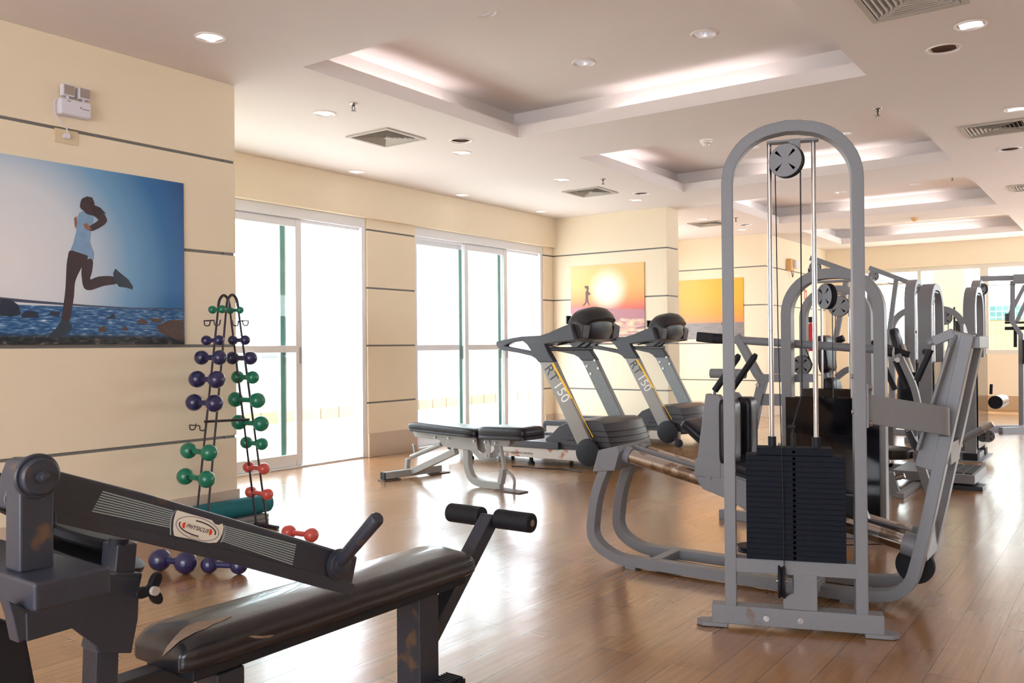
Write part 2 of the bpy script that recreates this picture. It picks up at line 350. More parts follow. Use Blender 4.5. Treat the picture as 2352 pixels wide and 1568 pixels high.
MB().box((XF+.06, -3, 1.0), (XF+.066, 4.05, 2.43)).build('pane', GLASSF, wb)

# ---- outside: terrace with parapet, neighbour wall with tile band
TERR = mat('terrace_paving', S(218, 216, 212), .8, noise=.05, nscale=2); PARA = mat('parapet_render', S(158, 160, 160), .85)
struct(MB().box((-6, YW+.16, -.12), (24, 14, -.02)).build('floor_terrace', TERR))
par = MB(); par.box((-6, 10.9, -.02), (24, 11.05, 1.02)); struct(par.build('wall_parapet', PARA))
struct(MB().box((-6, 10.86, 1.02), (24, 11.1, 1.13)).build('trim_1', mat('parapet_coping', S(132, 136, 136), .7), bevel=.01))
tb = MB()
for i in range(72): tb.box((-5+i*.4, 10.88, -.02), (-4.62+i*.4, 10.9, .16))
struct(tb.build('trim_2', mat('terracotta_skirting', S(158, 134, 108), .7, noise=.25, nscale=2.5)))
def tile_mat(name, c1, c2, mortar, sc):
    m = bpy.data.materials.new(name); m.use_nodes = True; nt = m.node_tree; b = nt.nodes['Principled BSDF']; N = nt.nodes.new
    tc = N('ShaderNodeTexCoord'); mp = N('ShaderNodeMapping'); mp.inputs['Rotation'].default_value = (0, math.pi/2, 0); mp.inputs['Rotation'].default_value = (math.pi/2, 0, math.pi/2)
    sp = N('ShaderNodeSeparateXYZ'); cb_ = N('ShaderNodeCombineXYZ'); nt.links.new(tc.outputs['Object'], sp.inputs[0]); nt.links.new(sp.outputs['Y'], cb_.inputs['X']); nt.links.new(sp.outputs['Z'], cb_.inputs['Y'])
    br = N('ShaderNodeTexBrick'); br.offset = 0; br.inputs['Color1'].default_value = c1; br.inputs['Color2'].default_value = c2; br.inputs['Mortar'].default_value = mortar
    br.inputs['Scale'].default_value = 1; br.inputs['Brick Width'].default_value = sc; br.inputs['Row Height'].default_value = sc; br.inputs['Mortar Size'].default_value = sc*.08
    nt.links.new(cb_.outputs[0], br.inputs['Vector']); nt.links.new(br.outputs['Color'], b.inputs['Base Color']); b.inputs['Roughness'].default_value = .5; return m
struct(MB().box((21, -6, -1), (21.2, 3.2, 1.62)).box((21, 3.0, -1), (21.2, 3.6, 4)).build('wall_neighbour', tile_mat('cream_mosaic', S(150, 140, 112), S(146, 136, 108), S(130, 122, 98), .1)))
struct(MB().box((20.98, -6, 1.62), (21.2, 3.0, 1.92)).build('trim_3', tile_mat('teal_mosaic', S(70, 110, 112), S(95, 130, 128), S(140, 150, 145), .12)))
struct(MB().box((16.95, -8, -.3), (30, 9, -.2)).build('floor_yard', TERR))
# ============================================================ CEILING AND WALL FITTINGS
RING = mat('white_trim', S(238, 232, 226), .4); REFL = mat('reflector', S(240, 238, 242), .3, metal=.5)
LAMP = mat('lamp_glow', S(255, 255, 255), .5, emit=(1, .97, .95, 1), estr=9)
LAMPOFF = mat('lamp_glass_dim', S(235, 232, 228), .3, emit=(1, .97, .95, 1), estr=1.2)
def downlight(x, y, z, lamp=LAMP):
    r = empty('recessed_downlight', (x, y, z), None, 'ceiling light')
    MB().lathe((x,y,z), -Z, [(-.001,.086),(.006,.084),(.008,.078),(.003,.071),(-.004,.070)]).build('trim_ring', RING, r)
    MB().lathe((x,y,z), Z, [(.003,.0715),(.03,.066),(.07,.055),(.095,.04),(.097,.012)]).build('reflector', REFL, r)
    MB().lathe((x,y,z), Z, [(.05,.0),(.052,.018),(.06,.028),(.08,.030),(.095,.02)]).build('lamp', lamp, r)
    return r
d0 = downlight(*DL[0], H)
DLL = ['round recessed downlight nearest the camera, above the runner poster wall','round recessed downlight beside the sprinkler, left of the nearest air diffuser','small round downlight just beyond the dark speaker left of the big coffer corner',
 'dim downlight close over the header of the left sliding door','dim downlight near the window header above the pier between doors','dim downlight near the corner of the window header and end wall','small downlight between the two left sprinklers, before the second left diffuser',
 'downlight just beyond the second left dark speaker','downlight beyond the pilaster, left of the farthest left diffuser','downlight beyond the pilaster, right of the farthest left diffuser','bright round downlight at upper right beside the top right diffuser',
 'bright downlight at the right edge just before the second right diffuser','downlight at far right past the second right speaker','downlight over the right aisle near the viewer','downlight over the left end of the window header','downlight behind the viewer on the left','downlight behind the viewer at the centre']
for i, (x, y) in enumerate(DL):
    c = d0 if i == 0 else copy_tree(d0); c.location = (x, y, H); setp(c, DLL[i], 'ceiling light', 'downlights in the flat ceiling')
order = ['far left one', 'far right one', 'near right one', 'near left one']
cn = ['nearest', 'second', 'third', 'farthest']
dim = downlight(UPL[0][0], UPL[0][1], ZU, LAMPOFF); first = True
for i, (a, b) in enumerate(COFX):
    for j, (x, y) in enumerate(UPL):
        if i and j == 3: continue
        c = dim if first else copy_tree(dim); first = False
        c.location = (x-COFX[0][0]+a, y, ZU)
        pos = {0: 'its upper left part', 1: 'its middle beside the far cove', 2: 'its right part', 3: 'its near right part'}[j]
        setp(c, 'recessed downlight inside the %s ceiling coffer, in %s' % (cn[i], pos), 'ceiling light', 'downlights in the coffers')
TUBE = mat('cove_tube_glow', S(255, 255, 255), .5, emit=(1, .94, .97, 1), estr=7.5)
def cove_tube(p0, p1, side, coffer):
    m = (V(p0)+V(p1))/2; r = empty('cove_tube_light', m, 'white fluorescent tube hidden in the %s cove of the %s ceiling coffer' % (side, coffer), 'tube light', 'cove tube lights')
    MB().cyl(p0, p1, .013, 10).build('tube', TUBE, r); d = (V(p1)-V(p0)).normalized(); e = d.cross(Z)
    MB().bar(V(p0)-d*.02-Z*.019, V(p1)+d*.02-Z*.019, .035, .01, e).build('batten', RING, r)
for i, (a, b) in enumerate(COFX):
    yL = CY1+.075; xF = b+.075; zt = H+.045
    cove_tube((a+.35, yL, zt), (a+1.55, yL, zt), 'window side', cn[i])
    cove_tube((xF, 2.05, zt), (xF, 3.35, zt), 'far side', cn[i])
    cove_tube((a+.5, CY0-.075, zt), (a+1.7, CY0-.075, zt), 'right side', cn[i])
    cove_tube((a-.075, 2.05, zt), (a-.075, 3.35, zt), 'near side', cn[i])
# speakers
SPKM = mat('brown_grille', S(96, 66, 54), .7, noise=.2, nscale=300)
SPL = ['dark brown round ceiling speaker beside the nearest left diffuser','dark brown round ceiling speaker beside the second left diffuser','dark brown round ceiling speaker beyond the pilaster beside the farthest left diffuser','dark round ceiling opening at upper right next to a bright downlight','dark round ceiling speaker at right edge below the second right diffuser','dark round ceiling speaker farthest along the right aisle']
for i, (x, y) in enumerate(SPK):
    r = empty('ceiling_speaker', (x, y, H), SPL[i], 'speaker', 'round ceiling speakers')
    MB().lathe((x,y,H), -Z, [(-.001,.100),(.006,.098),(.007,.090),(.002,.083),(-.002,.082)]).build('trim_ring', RING, r)
    MB().lathe((x,y,H), Z, [(.006,.083),(.012,.07),(.014,0)]).build('grille', SPKM, r)
VM = mat('diffuser_aluminium', S(190, 182, 172), .5); VD = mat('duct_dark', S(50, 44, 38), .9)
VLB = ['square four-way air diffuser nearest on the left, before the window header','square air diffuser second along the left side','square air diffuser beyond the pilaster above the yellow picture','square air diffuser cut by the top edge at right','square air diffuser at right edge between speaker and downlight','square air diffuser farthest along the right side']
def diffuser(x, y):
    r = empty('air_diffuser', (x, y, H), None, 'air vent'); f = MB()
    def ringq(o, i, zo, zi):
        vs = [(x-o,y-o,zo),(x+o,y-o,zo),(x+o,y+o,zo),(x-o,y+o,zo),(x-i,y-i,zi),(x+i,y-i,zi),(x+i,y+i,zi),(x-i,y+i,zi)]
        return vs, [(0,1,5,4),(1,2,6,5),(2,3,7,6),(3,0,4,7)]
    f.add(*ringq(.235, .235, H-.001, H-.012)); f.add(*ringq(.235, .205, H-.012, H-.012)); f.add(*ringq(.205, .205, H-.012, H+.02)); f.build('frame', VM, r)
    for k in range(6):
        o = .198-k*.03; b = MB(); b.add(*ringq(o, o-.017, H-.010, H+.014)); b.add(*ringq(o, o-.001, H-.010, H-.008)); b.build('louvre', VM, r)
    b = MB(); o = .018; b.add([(x-o,y-o,H-.01),(x+o,y-o,H-.01),(x+o,y+o,H-.01),(x-o,y+o,H-.01)], [(0,1,2,3)]); b.build('centre_plate', VM, r)
    MB().box((x-.21,y-.21,H+.03),(x+.21,y+.21,H+.05)).build('duct', VD, r); return r
v0 = diffuser(*VENT[0])
for i, (x, y) in enumerate(VENT):
    c = v0 if i == 0 else copy_tree(v0); c.location = (x, y, H); setp(c, VLB[i], 'air vent', 'square air diffusers')
def sprinkler(u, v, z, label):
    p = at(u, v, 'Z', z); r = empty('fire_sprinkler', (p.x, p.y, z), label, 'sprinkler', 'ceiling sprinklers')
    MB().lathe((p.x,p.y,z), -Z, [(-.001,.032),(.004,.03),(.008,.014),(.012,.012)]).build('escutcheon', STEEL, r)
    b = MB(); b.cyl(V((p.x,p.y,z)), V((p.x,p.y,z-.02)), .009, 10)
    for s_ in (-1, 1): b.tube([(p.x+s_*.006,p.y,z-.02),(p.x+s_*.016,p.y,z-.034),(p.x+s_*.004,p.y,z-.052)], .003, 6)
    b.lathe((p.x,p.y,z-.052), -Z, [(0,.003),(0,.018),(.003,.018),(.003,.0)], 12); b.build('nozzle', mat('dark_bronze', S(90, 84, 82), .35, metal=.7), r)
sprinkler(812, 238, H, 'metal ceiling sprinkler between downlight and nearest left diffuser')
sprinkler(1385, 411, H, 'small ceiling sprinkler above the second left diffuser')
sprinkler(2016, 250, H, 'metal ceiling sprinkler above the tall arch tower, at the second coffer edge')
sprinkler(1690, 500, H, 'small ceiling sprinkler beyond the pilaster near the farthest left diffuser')
sprinkler(2187, 404, ZU, 'tiny ceiling sprinkler in the third coffer')
def detector(u, v, z, label, mt):
    p = at(u, v, 'Z', z); r = empty('smoke_detector', (p.x, p.y, z), label, 'smoke detector')
    MB().lathe((p.x,p.y,z), -Z, [(-.001,.055),(.012,.055),(.016,.048)]).build('base', mt, r)
    MB().lathe((p.x,p.y,z-.016), -Z, [(0,.048),(.012,.044),(.02,.03),(.035,.026),(.038,0)]).build('sensor', mt, r)
detector(1622, 322, H, 'white round smoke detector between first and second coffers', RING)
detector(2101, 500, H, 'yellowed smoke detector between third and farthest coffers', mat('yellowed_plastic', S(222, 178, 120), .5))

# wall: emergency light, socket and cable
yw = YP
def wp(u, v, off=0): return at(u, v, 'Y', YP-off)
e = empty('emergency_light', (2.54, YP, 2.5), 'white twin-headed emergency light mounted above the runner poster', 'emergency light')
EM = mat('white_plastic', S(226, 222, 232), .4)
MB().box((2.452, YP-.06, 2.455), (2.632, YP, 2.548)).build('housing', EM, e, bevel=.014, seg=4)
for x in (2.47, 2.56):
    hd = MB().box((x, YP-.055, 2.562), (x+.068, YP-.015, 2.628)).build('lamp_head', EM, e, bevel=.006, seg=3)
    MB().box((x+.007, YP-.058, 2.569), (x+.061, YP-.054, 2.621)).build('lens', mat('lens_silver', S(190, 182, 176), .15, metal=.8), hd)
    MB().cyl((x+.034, YP-.035, 2.545), (x+.034, YP-.035, 2.565), .008, 10).build('swivel', EM, hd)
MB().cyl((2.567, YP-.059, 2.508), (2.567, YP-.0615, 2.508), .004, 10).build('indicator', mat('red_led', S(120, 20, 40), .4), e)
bd = MB()
for x, z in ((2.50,2.532),(2.585,2.503),(2.605,2.503)): bd.box((x-.01, YP-.0607, z-.002), (x+.01, YP-.0598, z+.002))
bd.build('marking', mat('grey_print', S(110, 106, 120), .5), e)
so = empty('power_socket', (2.51, YP, 2.35), 'cream wall socket plate under the emergency light with plug in it', 'wall socket')
MB().box((2.447, YP-.008, 2.305), (2.578, YP, 2.383)).build('cover_plate', mat('cream_plate', S(226, 206, 170), .5), so, bevel=.003)
MB().cyl((2.505, YP-.008, 2.345), (2.505, YP-.035, 2.345), .017, 16).build('plug', EM, so)
cb2 = MB().tube(spline([(2.455, YP-.03, 2.54), (2.437, YP-.03, 2.52), (2.445, YP-.02, 2.46), (2.47, YP-.02, 2.42), (2.50, YP-.03, 2.385), (2.505, YP-.035, 2.35)], 6), .0035, 8)
cb2.build('power_cord', EM, e)

# ------------------------------------------------------------ pictures
def grad(nt, N, fac, stops):
    cr = N('ShaderNodeValToRGB'); el = cr.color_ramp.elements
    while len(el) < len(stops): el.new(.5)
    for e_, (p, c) in zip(el, stops): e_.position = p; e_.color = c
    nt.links.new(fac, cr.inputs[0]); return cr.outputs[0]
def new_mat(name, rough=.35):
    m = bpy.data.materials.new(name); m.use_nodes = True; nt = m.node_tree; b = nt.nodes['Principled BSDF']; b.inputs['Roughness'].default_value = rough; return m, nt, b, nt.nodes.new
# poster 1: runner on a rocky shore
PX0, PX1, PZ0, PZ1 = 1.35, 3.245, 1.18, 2.19
def sky_print():
    m, nt, b, N = new_mat('runner_print_sky'); L = nt.links.new
    tc = N('ShaderNodeTexCoord'); sp = N('ShaderNodeSeparateXYZ'); L(tc.outputs['Object'], sp.inputs[0])
    # printed glow spreads from lower left of the sheet
    vm = N('ShaderNodeVectorMath'); vm.operation = 'DISTANCE'; vm.inputs[1].default_value = (2.15-(PX0+PX1)/2, 0, 1.62-PZ0); L(tc.outputs['Object'], vm.inputs[0])
    mr = N('ShaderNodeMapRange'); mr.inputs['From Min'].default_value = .1; mr.inputs['From Max'].default_value = 1.25; L(vm.outputs['Value'], mr.inputs[0])
    c = grad(nt, N, mr.outputs[0], [(0, S(238,236,238)), (.3, S(220,226,234)), (.55, S(120,168,206)), (.78, S(40,112,170)), (1, S(14,72,132))])
    # sea + shore below the horizon
    nz = N('ShaderNodeTexNoise'); mp = N('ShaderNodeMapping'); mp.inputs['Scale'].default_value = (18, 1, 95); L(tc.outputs['Object'], mp.inputs[0]); L(mp.outputs[0], nz.inputs['Vector']); nz.inputs['Scale'].default_value = 1; nz.inputs['Detail'].default_value = 5
    sea = grad(nt, N, nz.outputs['Fac'], [(.3, S(20,62,112)), (.5, S(44,98,150)), (.62, S(110,150,190)), (.75, S(235,240,245))])
    n2 = N('ShaderNodeTexNoise'); m2 = N('ShaderNodeMapping'); m2.inputs['Scale'].default_value = (22, 1, 55); L(tc.outputs['Object'], m2.inputs[0]); L(m2.outputs[0], n2.inputs['Vector']); n2.inputs['Scale'].default_value = 1; n2.inputs['Detail'].default_value = 6
    shore = grad(nt, N, n2.outputs['Fac'], [(.35, S(18,28,34)), (.55, S(44,52,58)), (.66, S(96,88,84)), (.78, S(190,176,160))])
    def below(z, amp, a, b_, fac_noise=None):
        mr2 = N('ShaderNodeMapRange'); mr2.inputs['From Min'].default_value = z-amp; mr2.inputs['From Max'].default_value = z+amp; L(sp.outputs['Z'], mr2.inputs[0])
        mx = N('ShaderNodeMix'); mx.data_type = 'RGBA'; L(mr2.outputs[0], mx.inputs[0]); L(a, mx.inputs[6]); L(b_, mx.inputs[7]); return mx.outputs[2]
    c1 = below(1.395-PZ0, .003, sea, c); c2 = below(1.235-PZ0, .015, shore, c1); L(c2, b.inputs['Base Color']); return m
po = empty('runner_poster', ((PX0+PX1)/2, YP-.01, PZ0), 'large blue poster of a woman runner on a rocky shore', 'poster')
# the sheet's material is read in object space, so build it without offset shift
pm = MB().box((PX0, YP-.012, PZ0), (PX1, YP-.001, PZ1)); sheet = pm.build('printed_sheet', sky_print(), po)
def flat(pts, off, name, mt, parent, Yq=YP, sm=0, th=.0006):
    q = [at(u, v, 'Y', Yq-off) for u, v in pts]
    if sm: q = spline(q, sm, True)
    mb = MB(); n = len(q); mb.prism(q, (0, th, 0)); o = mb.build(name, mt, parent)
    bm = bmesh.new(); bm.from_mesh(o.data); bmesh.ops.triangulate(bm, faces=bm.faces, ngon_method='EAR_CLIP'); bm.to_mesh(o.data); bm.free(); return o
C6 = lambda l: [(x/2.341, 150+y/2.341) for x, y in l]
SKIN = mat('print_skin', S(66, 50, 56), .4, noise=.25, nscale=12); TOP = mat('print_top', S(132, 166, 202), .4, noise=.25, nscale=14); SHO = mat('print_shoe', S(46, 62, 76), .4, noise=.2, nscale=40); HAIR = mat('print_hair', S(58, 44, 50), .4); ROCK = mat('print_rock', S(38, 50, 68), .4, noise=.35, nscale=14); ROCKB = mat('print_rock_brown', S(88, 66, 58), .4, noise=.4, nscale=30)
fg = flat(C6([(378,995),(440,1000),(475,1030),(440,1085),(405,1160),(398,1240),(385,1320),(372,1375),(332,1372),(340,1300),(352,1200),(358,1080),(365,1030)]), .0128, 'printed_runner', SKIN, po, sm=3)
flat(C6([(440,1085),(475,1040),(500,1050),(495,1110),(486,1150),(530,1135),(610,1135),(632,1172),(560,1185),(490,1208),(455,1200),(442,1160)]), .0127, 'printed_leg', SKIN, fg, sm=3)
flat(C6([(620,1092),(650,1118),(690,1150),(716,1190),(712,1205),(680,1195),(640,1190),(618,1160),(608,1120)]), .0131, 'printed_shoe', SHO, fg)
flat(C6([(332,1372),(372,1378),(388,1400),(384,1425),(350,1445),(300,1472),(262,1462),(265,1445),(300,1415)]), .0131, 'printed_shoe', SHO, fg)
flat(C6([(402,925),(412,890),(415,830),(425,795),(450,780),(505,815),(500,860),(490,895),(484,945),(495,980),(506,1005),(505,1045),(475,1035),(470,1022),(380,992),(395,955)]), .0133, 'printed_vest', TOP, fg)
flat(C6([(450,780),(462,750),(500,752),(548,785),(576,828),(560,858),(500,890),(470,880),(480,865),(520,840),(528,826),(500,808),(470,800)]), .0138, 'printed_arm', SKIN, fg, sm=2)
flat(C6([(398,822),(412,810),(414,850),(408,880),(402,860)]), .0136, 'printed_hand', mat('print_skin_lit', S(150, 104, 84), .4), fg)
flat(C6([(448,852),(465,848),(480,862),(492,880),(470,886),(455,872)]), .0142, 'printed_hand', MATS['print_skin_lit'], fg)
flat(C6([(432,745),(440,718),(468,706),(492,712),(504,740),(500,768),(470,790),(445,778),(434,768),(430,755)]), .0145, 'printed_head', SKIN, fg, sm=2)
flat(C6([(444,716),(468,704),(496,710),(508,738),(506,772),(494,764),(486,742),(466,732),(450,734)]), .0152, 'printed_hair', HAIR, fg)
flat(C6([(500,748),(540,765),(572,800),(548,792),(525,828),(514,800),(500,772)]), .0159, 'printed_hair', HAIR, fg)
for k, (pl, mt_) in enumerate([([(0,1252),(60,1260),(102,1290),(112,1340),(60,1352),(0,1345)], ROCK), ([(112,1340),(140,1320),(200,1322),(212,1356),(120,1358)], ROCK), ([(258,1340),(280,1322),(322,1325),(318,1352)], ROCK), ([(565,1362),(615,1332),(620,1362)], ROCK), ([(735,1385),(760,1358),(795,1378),(790,1392)], ROCKB), ([(845,1400),(905,1372),(988,1365),(988,1480),(900,1455),(850,1430)], ROCKB), ([(530,1410),(560,1400),(574,1430),(535,1436)], ROCKB), ([(650,1420),(675,1400),(692,1428)], ROCKB), ([(805,1358),(870,1362),(870,1385),(815,1378)], ROCKB)]):
    flat(C6(pl), .0125+.00005*k, 'printed_rock', mt_, po)
flat([(0, 682), (60, 688), (200, 700), (300, 706), (421, 708), (421, 711), (300, 709), (200, 704), (60, 695), (0, 690)], .0124, 'printed_headland', mat('print_headland', S(70, 84, 108), .4), po)
# poster 2: sunset
XQ = XT
def sunset(name, cy, cz, stops, rad, lower, hz, box_o):
    m, nt, b, N = new_mat(name); L = nt.links.new; tc = N('ShaderNodeTexCoord'); sp = N('ShaderNodeSeparateXYZ'); L(tc.outputs['Object'], sp.inputs[0])
    mr = N('ShaderNodeMapRange'); mr.inputs['From Min'].default_value = hz; mr.inputs['From Max'].default_value = 1.0; L(sp.outputs['Z'], mr.inputs[0]); sky = grad(nt, N, mr.outputs[0], stops)
    if rad:
        vm = N('ShaderNodeVectorMath'); vm.operation = 'DISTANCE'; vm.inputs[1].default_value = (0, cy, cz); L(tc.outputs['Object'], vm.inputs[0])
        g = N('ShaderNodeMapRange'); g.interpolation_type = 'SMOOTHSTEP'; g.inputs['From Min'].default_value = .06; g.inputs['From Max'].default_value = rad; g.inputs['To Min'].default_value = 1; g.inputs['To Max'].default_value = 0; L(vm.outputs['Value'], g.inputs[0])
        mx = N('ShaderNodeMix'); mx.data_type = 'RGBA'; L(g.outputs[0], mx.inputs[0]); L(sky, mx.inputs[6]); mx.inputs[7].default_value = S(255, 252, 228); sky = mx.outputs[2]
    nz = N('ShaderNodeTexNoise'); mp = N('ShaderNodeMapping'); mp.inputs['Scale'].default_value = (1, 5, 26); L(tc.outputs['Object'], mp.inputs[0]); L(mp.outputs[0], nz.inputs['Vector']); nz.inputs['Scale'].default_value = 1; nz.inputs['Detail'].default_value = 5
    sea = grad(nt, N, nz.outputs['Fac'], lower)
    m2 = N('ShaderNodeMapRange'); m2.inputs['From Min'].default_value = hz-.015; m2.inputs['From Max'].default_value = hz+.015; L(sp.outputs['Z'], m2.inputs[0])
    mx = N('ShaderNodeMix'); mx.data_type = 'RGBA'; L(m2.outputs[0], mx.inputs[0]); L(sea, mx.inputs[6]); L(sky, mx.inputs[7]); L(mx.outputs[2], b.inputs['Base Color']); return m
p2 = empty('sunset_poster', (XT, 5.68, 1.18), 'pink sunset seaside poster with small runner, on the wall behind the treadmills', 'poster')
MB().box((XT-.012, 5.13, 1.18), (XT-.001, 6.24, 2.22)).build('printed_sheet', sunset('sunset_print', -.02, .72, [(0, S(180,100,104)), (.12, S(226,108,88)), (.3, S(238,150,84)), (.6, S(242,186,104)), (1, S(236,196,130))], .34, [(.35, S(150,110,120)), (.48, S(214,160,150)), (.6, S(250,214,170)), (.75, S(255,244,214))], .40, None), p2)
def flatx(pts, Xq, off, name, mt, parent):
    q = [at(u, v, 'X', Xq-off) for u, v in pts]; mb = MB(); mb.prism(q, (.0006, 0, 0)); o = mb.build(name, mt, parent)
    bm = bmesh.new(); bm.from_mesh(o.data); bmesh.ops.triangulate(bm, faces=bm.faces, ngon_method='EAR_CLIP'); bm.to_mesh(o.data); bm.free(); return o
C13 = lambda l: [(1230+x/3.51, 580+y/3.51) for x, y in l]
flatx(C13([(395,270),(410,266),(428,270),(430,292),(424,305),(436,325),(444,328),(440,342),(428,340),(424,360),(428,390),(438,430),(430,430),(416,398),(398,425),(376,432),(380,424),(400,400),(404,355),(402,320),(412,300),(408,285),(398,292)]), XT, .0128, 'printed_runner', mat('print_silhouette', S(108, 72, 70), .5), p2)
flatx(C13([(294,440),(880,458),(880,532),(560,520),(294,530)]), XT, .0124, 'printed_haze', mat('print_haze', S(186, 128, 136), .5, noise=.12, nscale=4), p2)
p3 = empty('yellow_picture', (13.5, 5.6, 1.24), 'yellow orange picture with grey ground on the farther recess wall', 'poster')
MB().box((13.488, 5.10, 1.24), (13.499, 6.3, 2.22)).build('printed_sheet', sunset('yellow_print', 0, 0, [(0, S(230,142,84)), (.2, S(238,156,58)), (.6, S(242,174,48)), (1, S(242,180,64))], 0, [(.3, S(120,116,116)), (.6, S(140,134,132)), (1, S(150,144,140))], .27, None), p3)
flatx([(1662, 712), (1665, 710), (1667, 722), (1664, 740), (1668, 742), (1664, 752), (1656, 744), (1660, 735)], 13.5, .0128, 'printed_figure', MATS['print_silhouette'], p3)
# second emergency light, exit sign, extinguisher on the far recess side
Yr = 4.74
e2 = empty('emergency_light', (14.6, Yr, 2.5), 'small yellowed emergency light on the far recess wall', 'emergency light')
q = at(1811, 609, 'Y', Yr); MB().box((q.x-.13, Yr-.09, q.z-.1), (q.x+.05, Yr, q.z+.1)).build('housing', MATS['yellowed_plastic'], e2, bevel=.01)
MB().box((q.x-.03, Yr-.14, q.z-.06), (q.x+.1, Yr-.09, q.z+.08)).build('lamp_head', EM, e2, bevel=.01)
MB().tube(spline([(q.x, Yr-.05, q.z-.1), (q.x+.06, Yr-.05, q.z-.2), (q.x+.12, Yr-.04, q.z-.12)], 6), .006, 8).build('cord', BLACKR, e2)
q = at(1850, 677, 'Y', Yr); sg = empty('wall_sign', (q.x, Yr, q.z), 'small red and white safety sign on far recess wall', 'sign')
MB().box((q.x-.07, Yr-.006, q.z-.09), (q.x+.07, Yr, q.z+.09)).build('sign_plate', mat('sign_red', S(196, 110, 90), .5), sg)
MB().box((q.x-.04, Yr-.008, q.z-.05), (q.x+.0, Yr-.006, q.z+.04)).build('pictogram', RING, sg)
q = at(1862, 745, 'Y', Yr-.1); fe = empty('fire_extinguisher', (q.x, Yr-.1, 1.0), 'red fire extinguisher hanging on far recess wall, seen through the machine arches', 'fire extinguisher')
RED = mat('extinguisher_red', S(190, 30, 30), .3)
MB().lathe((q.x, Yr-.1, 1.02), Z, [(0,0),(0,.05),(.02,.058),(.4,.058),(.46,.04),(.49,.025),(.5,0)]).build('cylinder', RED, fe)
MB().box((q.x-.02, Yr-.13, 1.52), (q.x+.02, Yr-.07, 1.6)).box((q.x-.015, Yr-.2, 1.6), (q.x+.015, Yr-.06, 1.62)).build('valve', BLACKP, fe)
MB().tube(spline([(q.x+.02, Yr-.1, 1.56), (q.x+.12, Yr-.12, 1.5), (q.x+.12, Yr-.12, 1.2)], 6), .012, 8).build('hose', BLACKR, fe)
MB().box((q.x-.05, Yr-.185, 1.15), (q.x+.05, Yr-.178, 1.33)).build('label_sticker', RING, fe)
MB().box((q.x-.04, Yr-.06, 1.1), (q.x+.04, Yr, 1.16)).build('bracket', STEEL, fe)
# ============================================================ TREADMILLS, BENCH, RACK
TMB = mat('treadmill_charcoal', S(60, 60, 68), .42, noise=.08, nscale=90); TMD = mat('treadmill_dark', S(32, 31, 36), .4)
TMG = mat('treadmill_grey_paint', S(150, 146, 142), .35, noise=.05, nscale=60); TMS = mat('treadmill_scratched', S(132, 134, 134), .4, noise=.25, nscale=45)
TMR = mat('treadmill_rail_rusty', S(196, 188, 180), .45, rust=S(176, 116, 84), rscale=9, rth=.58); YEL = mat('yellow_stripe', S(238, 186, 20), .4)
INK = mat('dark_ink', S(60, 60, 66), .5); INKW = mat('white_ink', S(235, 235, 235), .5); BELT = mat('running_belt', S(58, 56, 62), .5, noise=.1, nscale=200)
TX, TW = 6.95, .86
def tm(pts): return [V((TX, y, z)) for y, z in pts]
tr = empty('treadmill', (7.38, 4.9, 0), 'black and grey treadmill nearest the camera, behind the adjustable bench', 'treadmill', 'treadmills')
# base frame with side rails
for x, nm in ((TX, 'near'), (TX+TW-.05, 'far')):
    r_ = MB().prism([V((x+.015, 3.98, .07)), V((x+.015, 5.78, .07)), V((x+.015, 5.78, .165)), V((x+.015, 3.98, .17))], X*.03).build('side_rail', TMR, tr, bevel=.006)
    if nm == 'near':
        text('lettering', 'SHOCK ABSORBER CONTROL', .027, (TX+.014, 4.93, .108), (0, -1, 0), (0, 0, 1), INK, r_)
        MB().cyl((TX+.0145, 5.15, .112), (TX+.012, 5.15, .112), .018, 18).build('emblem', INK, r_)
    MB().prism([V((x, 4.45, .168)), V((x, 5.81, .168)), V((x, 5.81, .2)), V((x, 5.78, .225)), V((x, 4.45, .235))], X*.05).build('foot_rail', TMB, tr, bevel=.006)
MB().box((TX+.05, 4.4, .18), (TX+TW-.05, 5.78, .205)).build('running_belt', BELT, tr, bevel=.01)
MB().box((TX+.02, 5.78, .08), (TX+TW-.02, 5.84, .2)).build('rear_cap', TMB, tr, bevel=.02)
for y in (4.8, 5.55):
    for x in (TX+.06, TX+TW-.06):
        MB().cyl((x, y, .03), (x, y, .1), .02, 12).lathe((x, y, 0), Z, [(0,0),(0,.035),(.02,.035),(.035,.02)]).build('foot', BLACKR, tr)
# motor hood: lofted, bulging towards the front
hb = MB(); prof = [(4.62,.16),(4.62,.265),(4.56,.30),(4.47,.385),(4.36,.43),(4.2,.45),(4.06,.455),(3.99,.43),(3.93,.3),(3.9,.17),(3.98,.14)]
n = 13; vs = []; fs = []; m_ = len(prof)
for i in range(n):
    t = i/(n-1); x = TX+.045+t*(TW-.09); k = 1-(2*t-1)**4*.9; sh = math.sin(math.pi*t)**.6*.11
    for y, z in prof:
        fr = max(0, (4.3-y)/.4); vs.append((x, y-sh*fr, z+.012*math.sin(math.pi*t)*(z > .3)))
for i in range(n-1):
    for k in range(m_): fs.append((m_*i+k, m_*i+(k+1)%m_, m_*(i+1)+(k+1)%m_, m_*(i+1)+k))
fs += [tuple(range(m_)), tuple(range(m_*(n-1), m_*n))]
hb.add(vs, fs); hood = hb.build('motor_hood', TMB, tr, bevel=.006, ang=50)
for q in range(4):
    z = .21+q*.05; rb = MB(); pts = []
    for i in range(17):
        t = i/16; x = TX+.041+t*(TW-.082); sh = math.sin(math.pi*t)**.6*.11
        yb = 3.93 + (z-.3)*.0+(-.03*(1-(z-.17)/.13) if z < .3 else .06*(z-.3)/.13)
        pts.append((x, yb-sh*((4.3-yb)/.4)-.003, z))
    rb.tube([(TX+.041, 4.4-q*.02, z)]+pts, .004, 6); rb.build('hood_groove', TMD, hood)
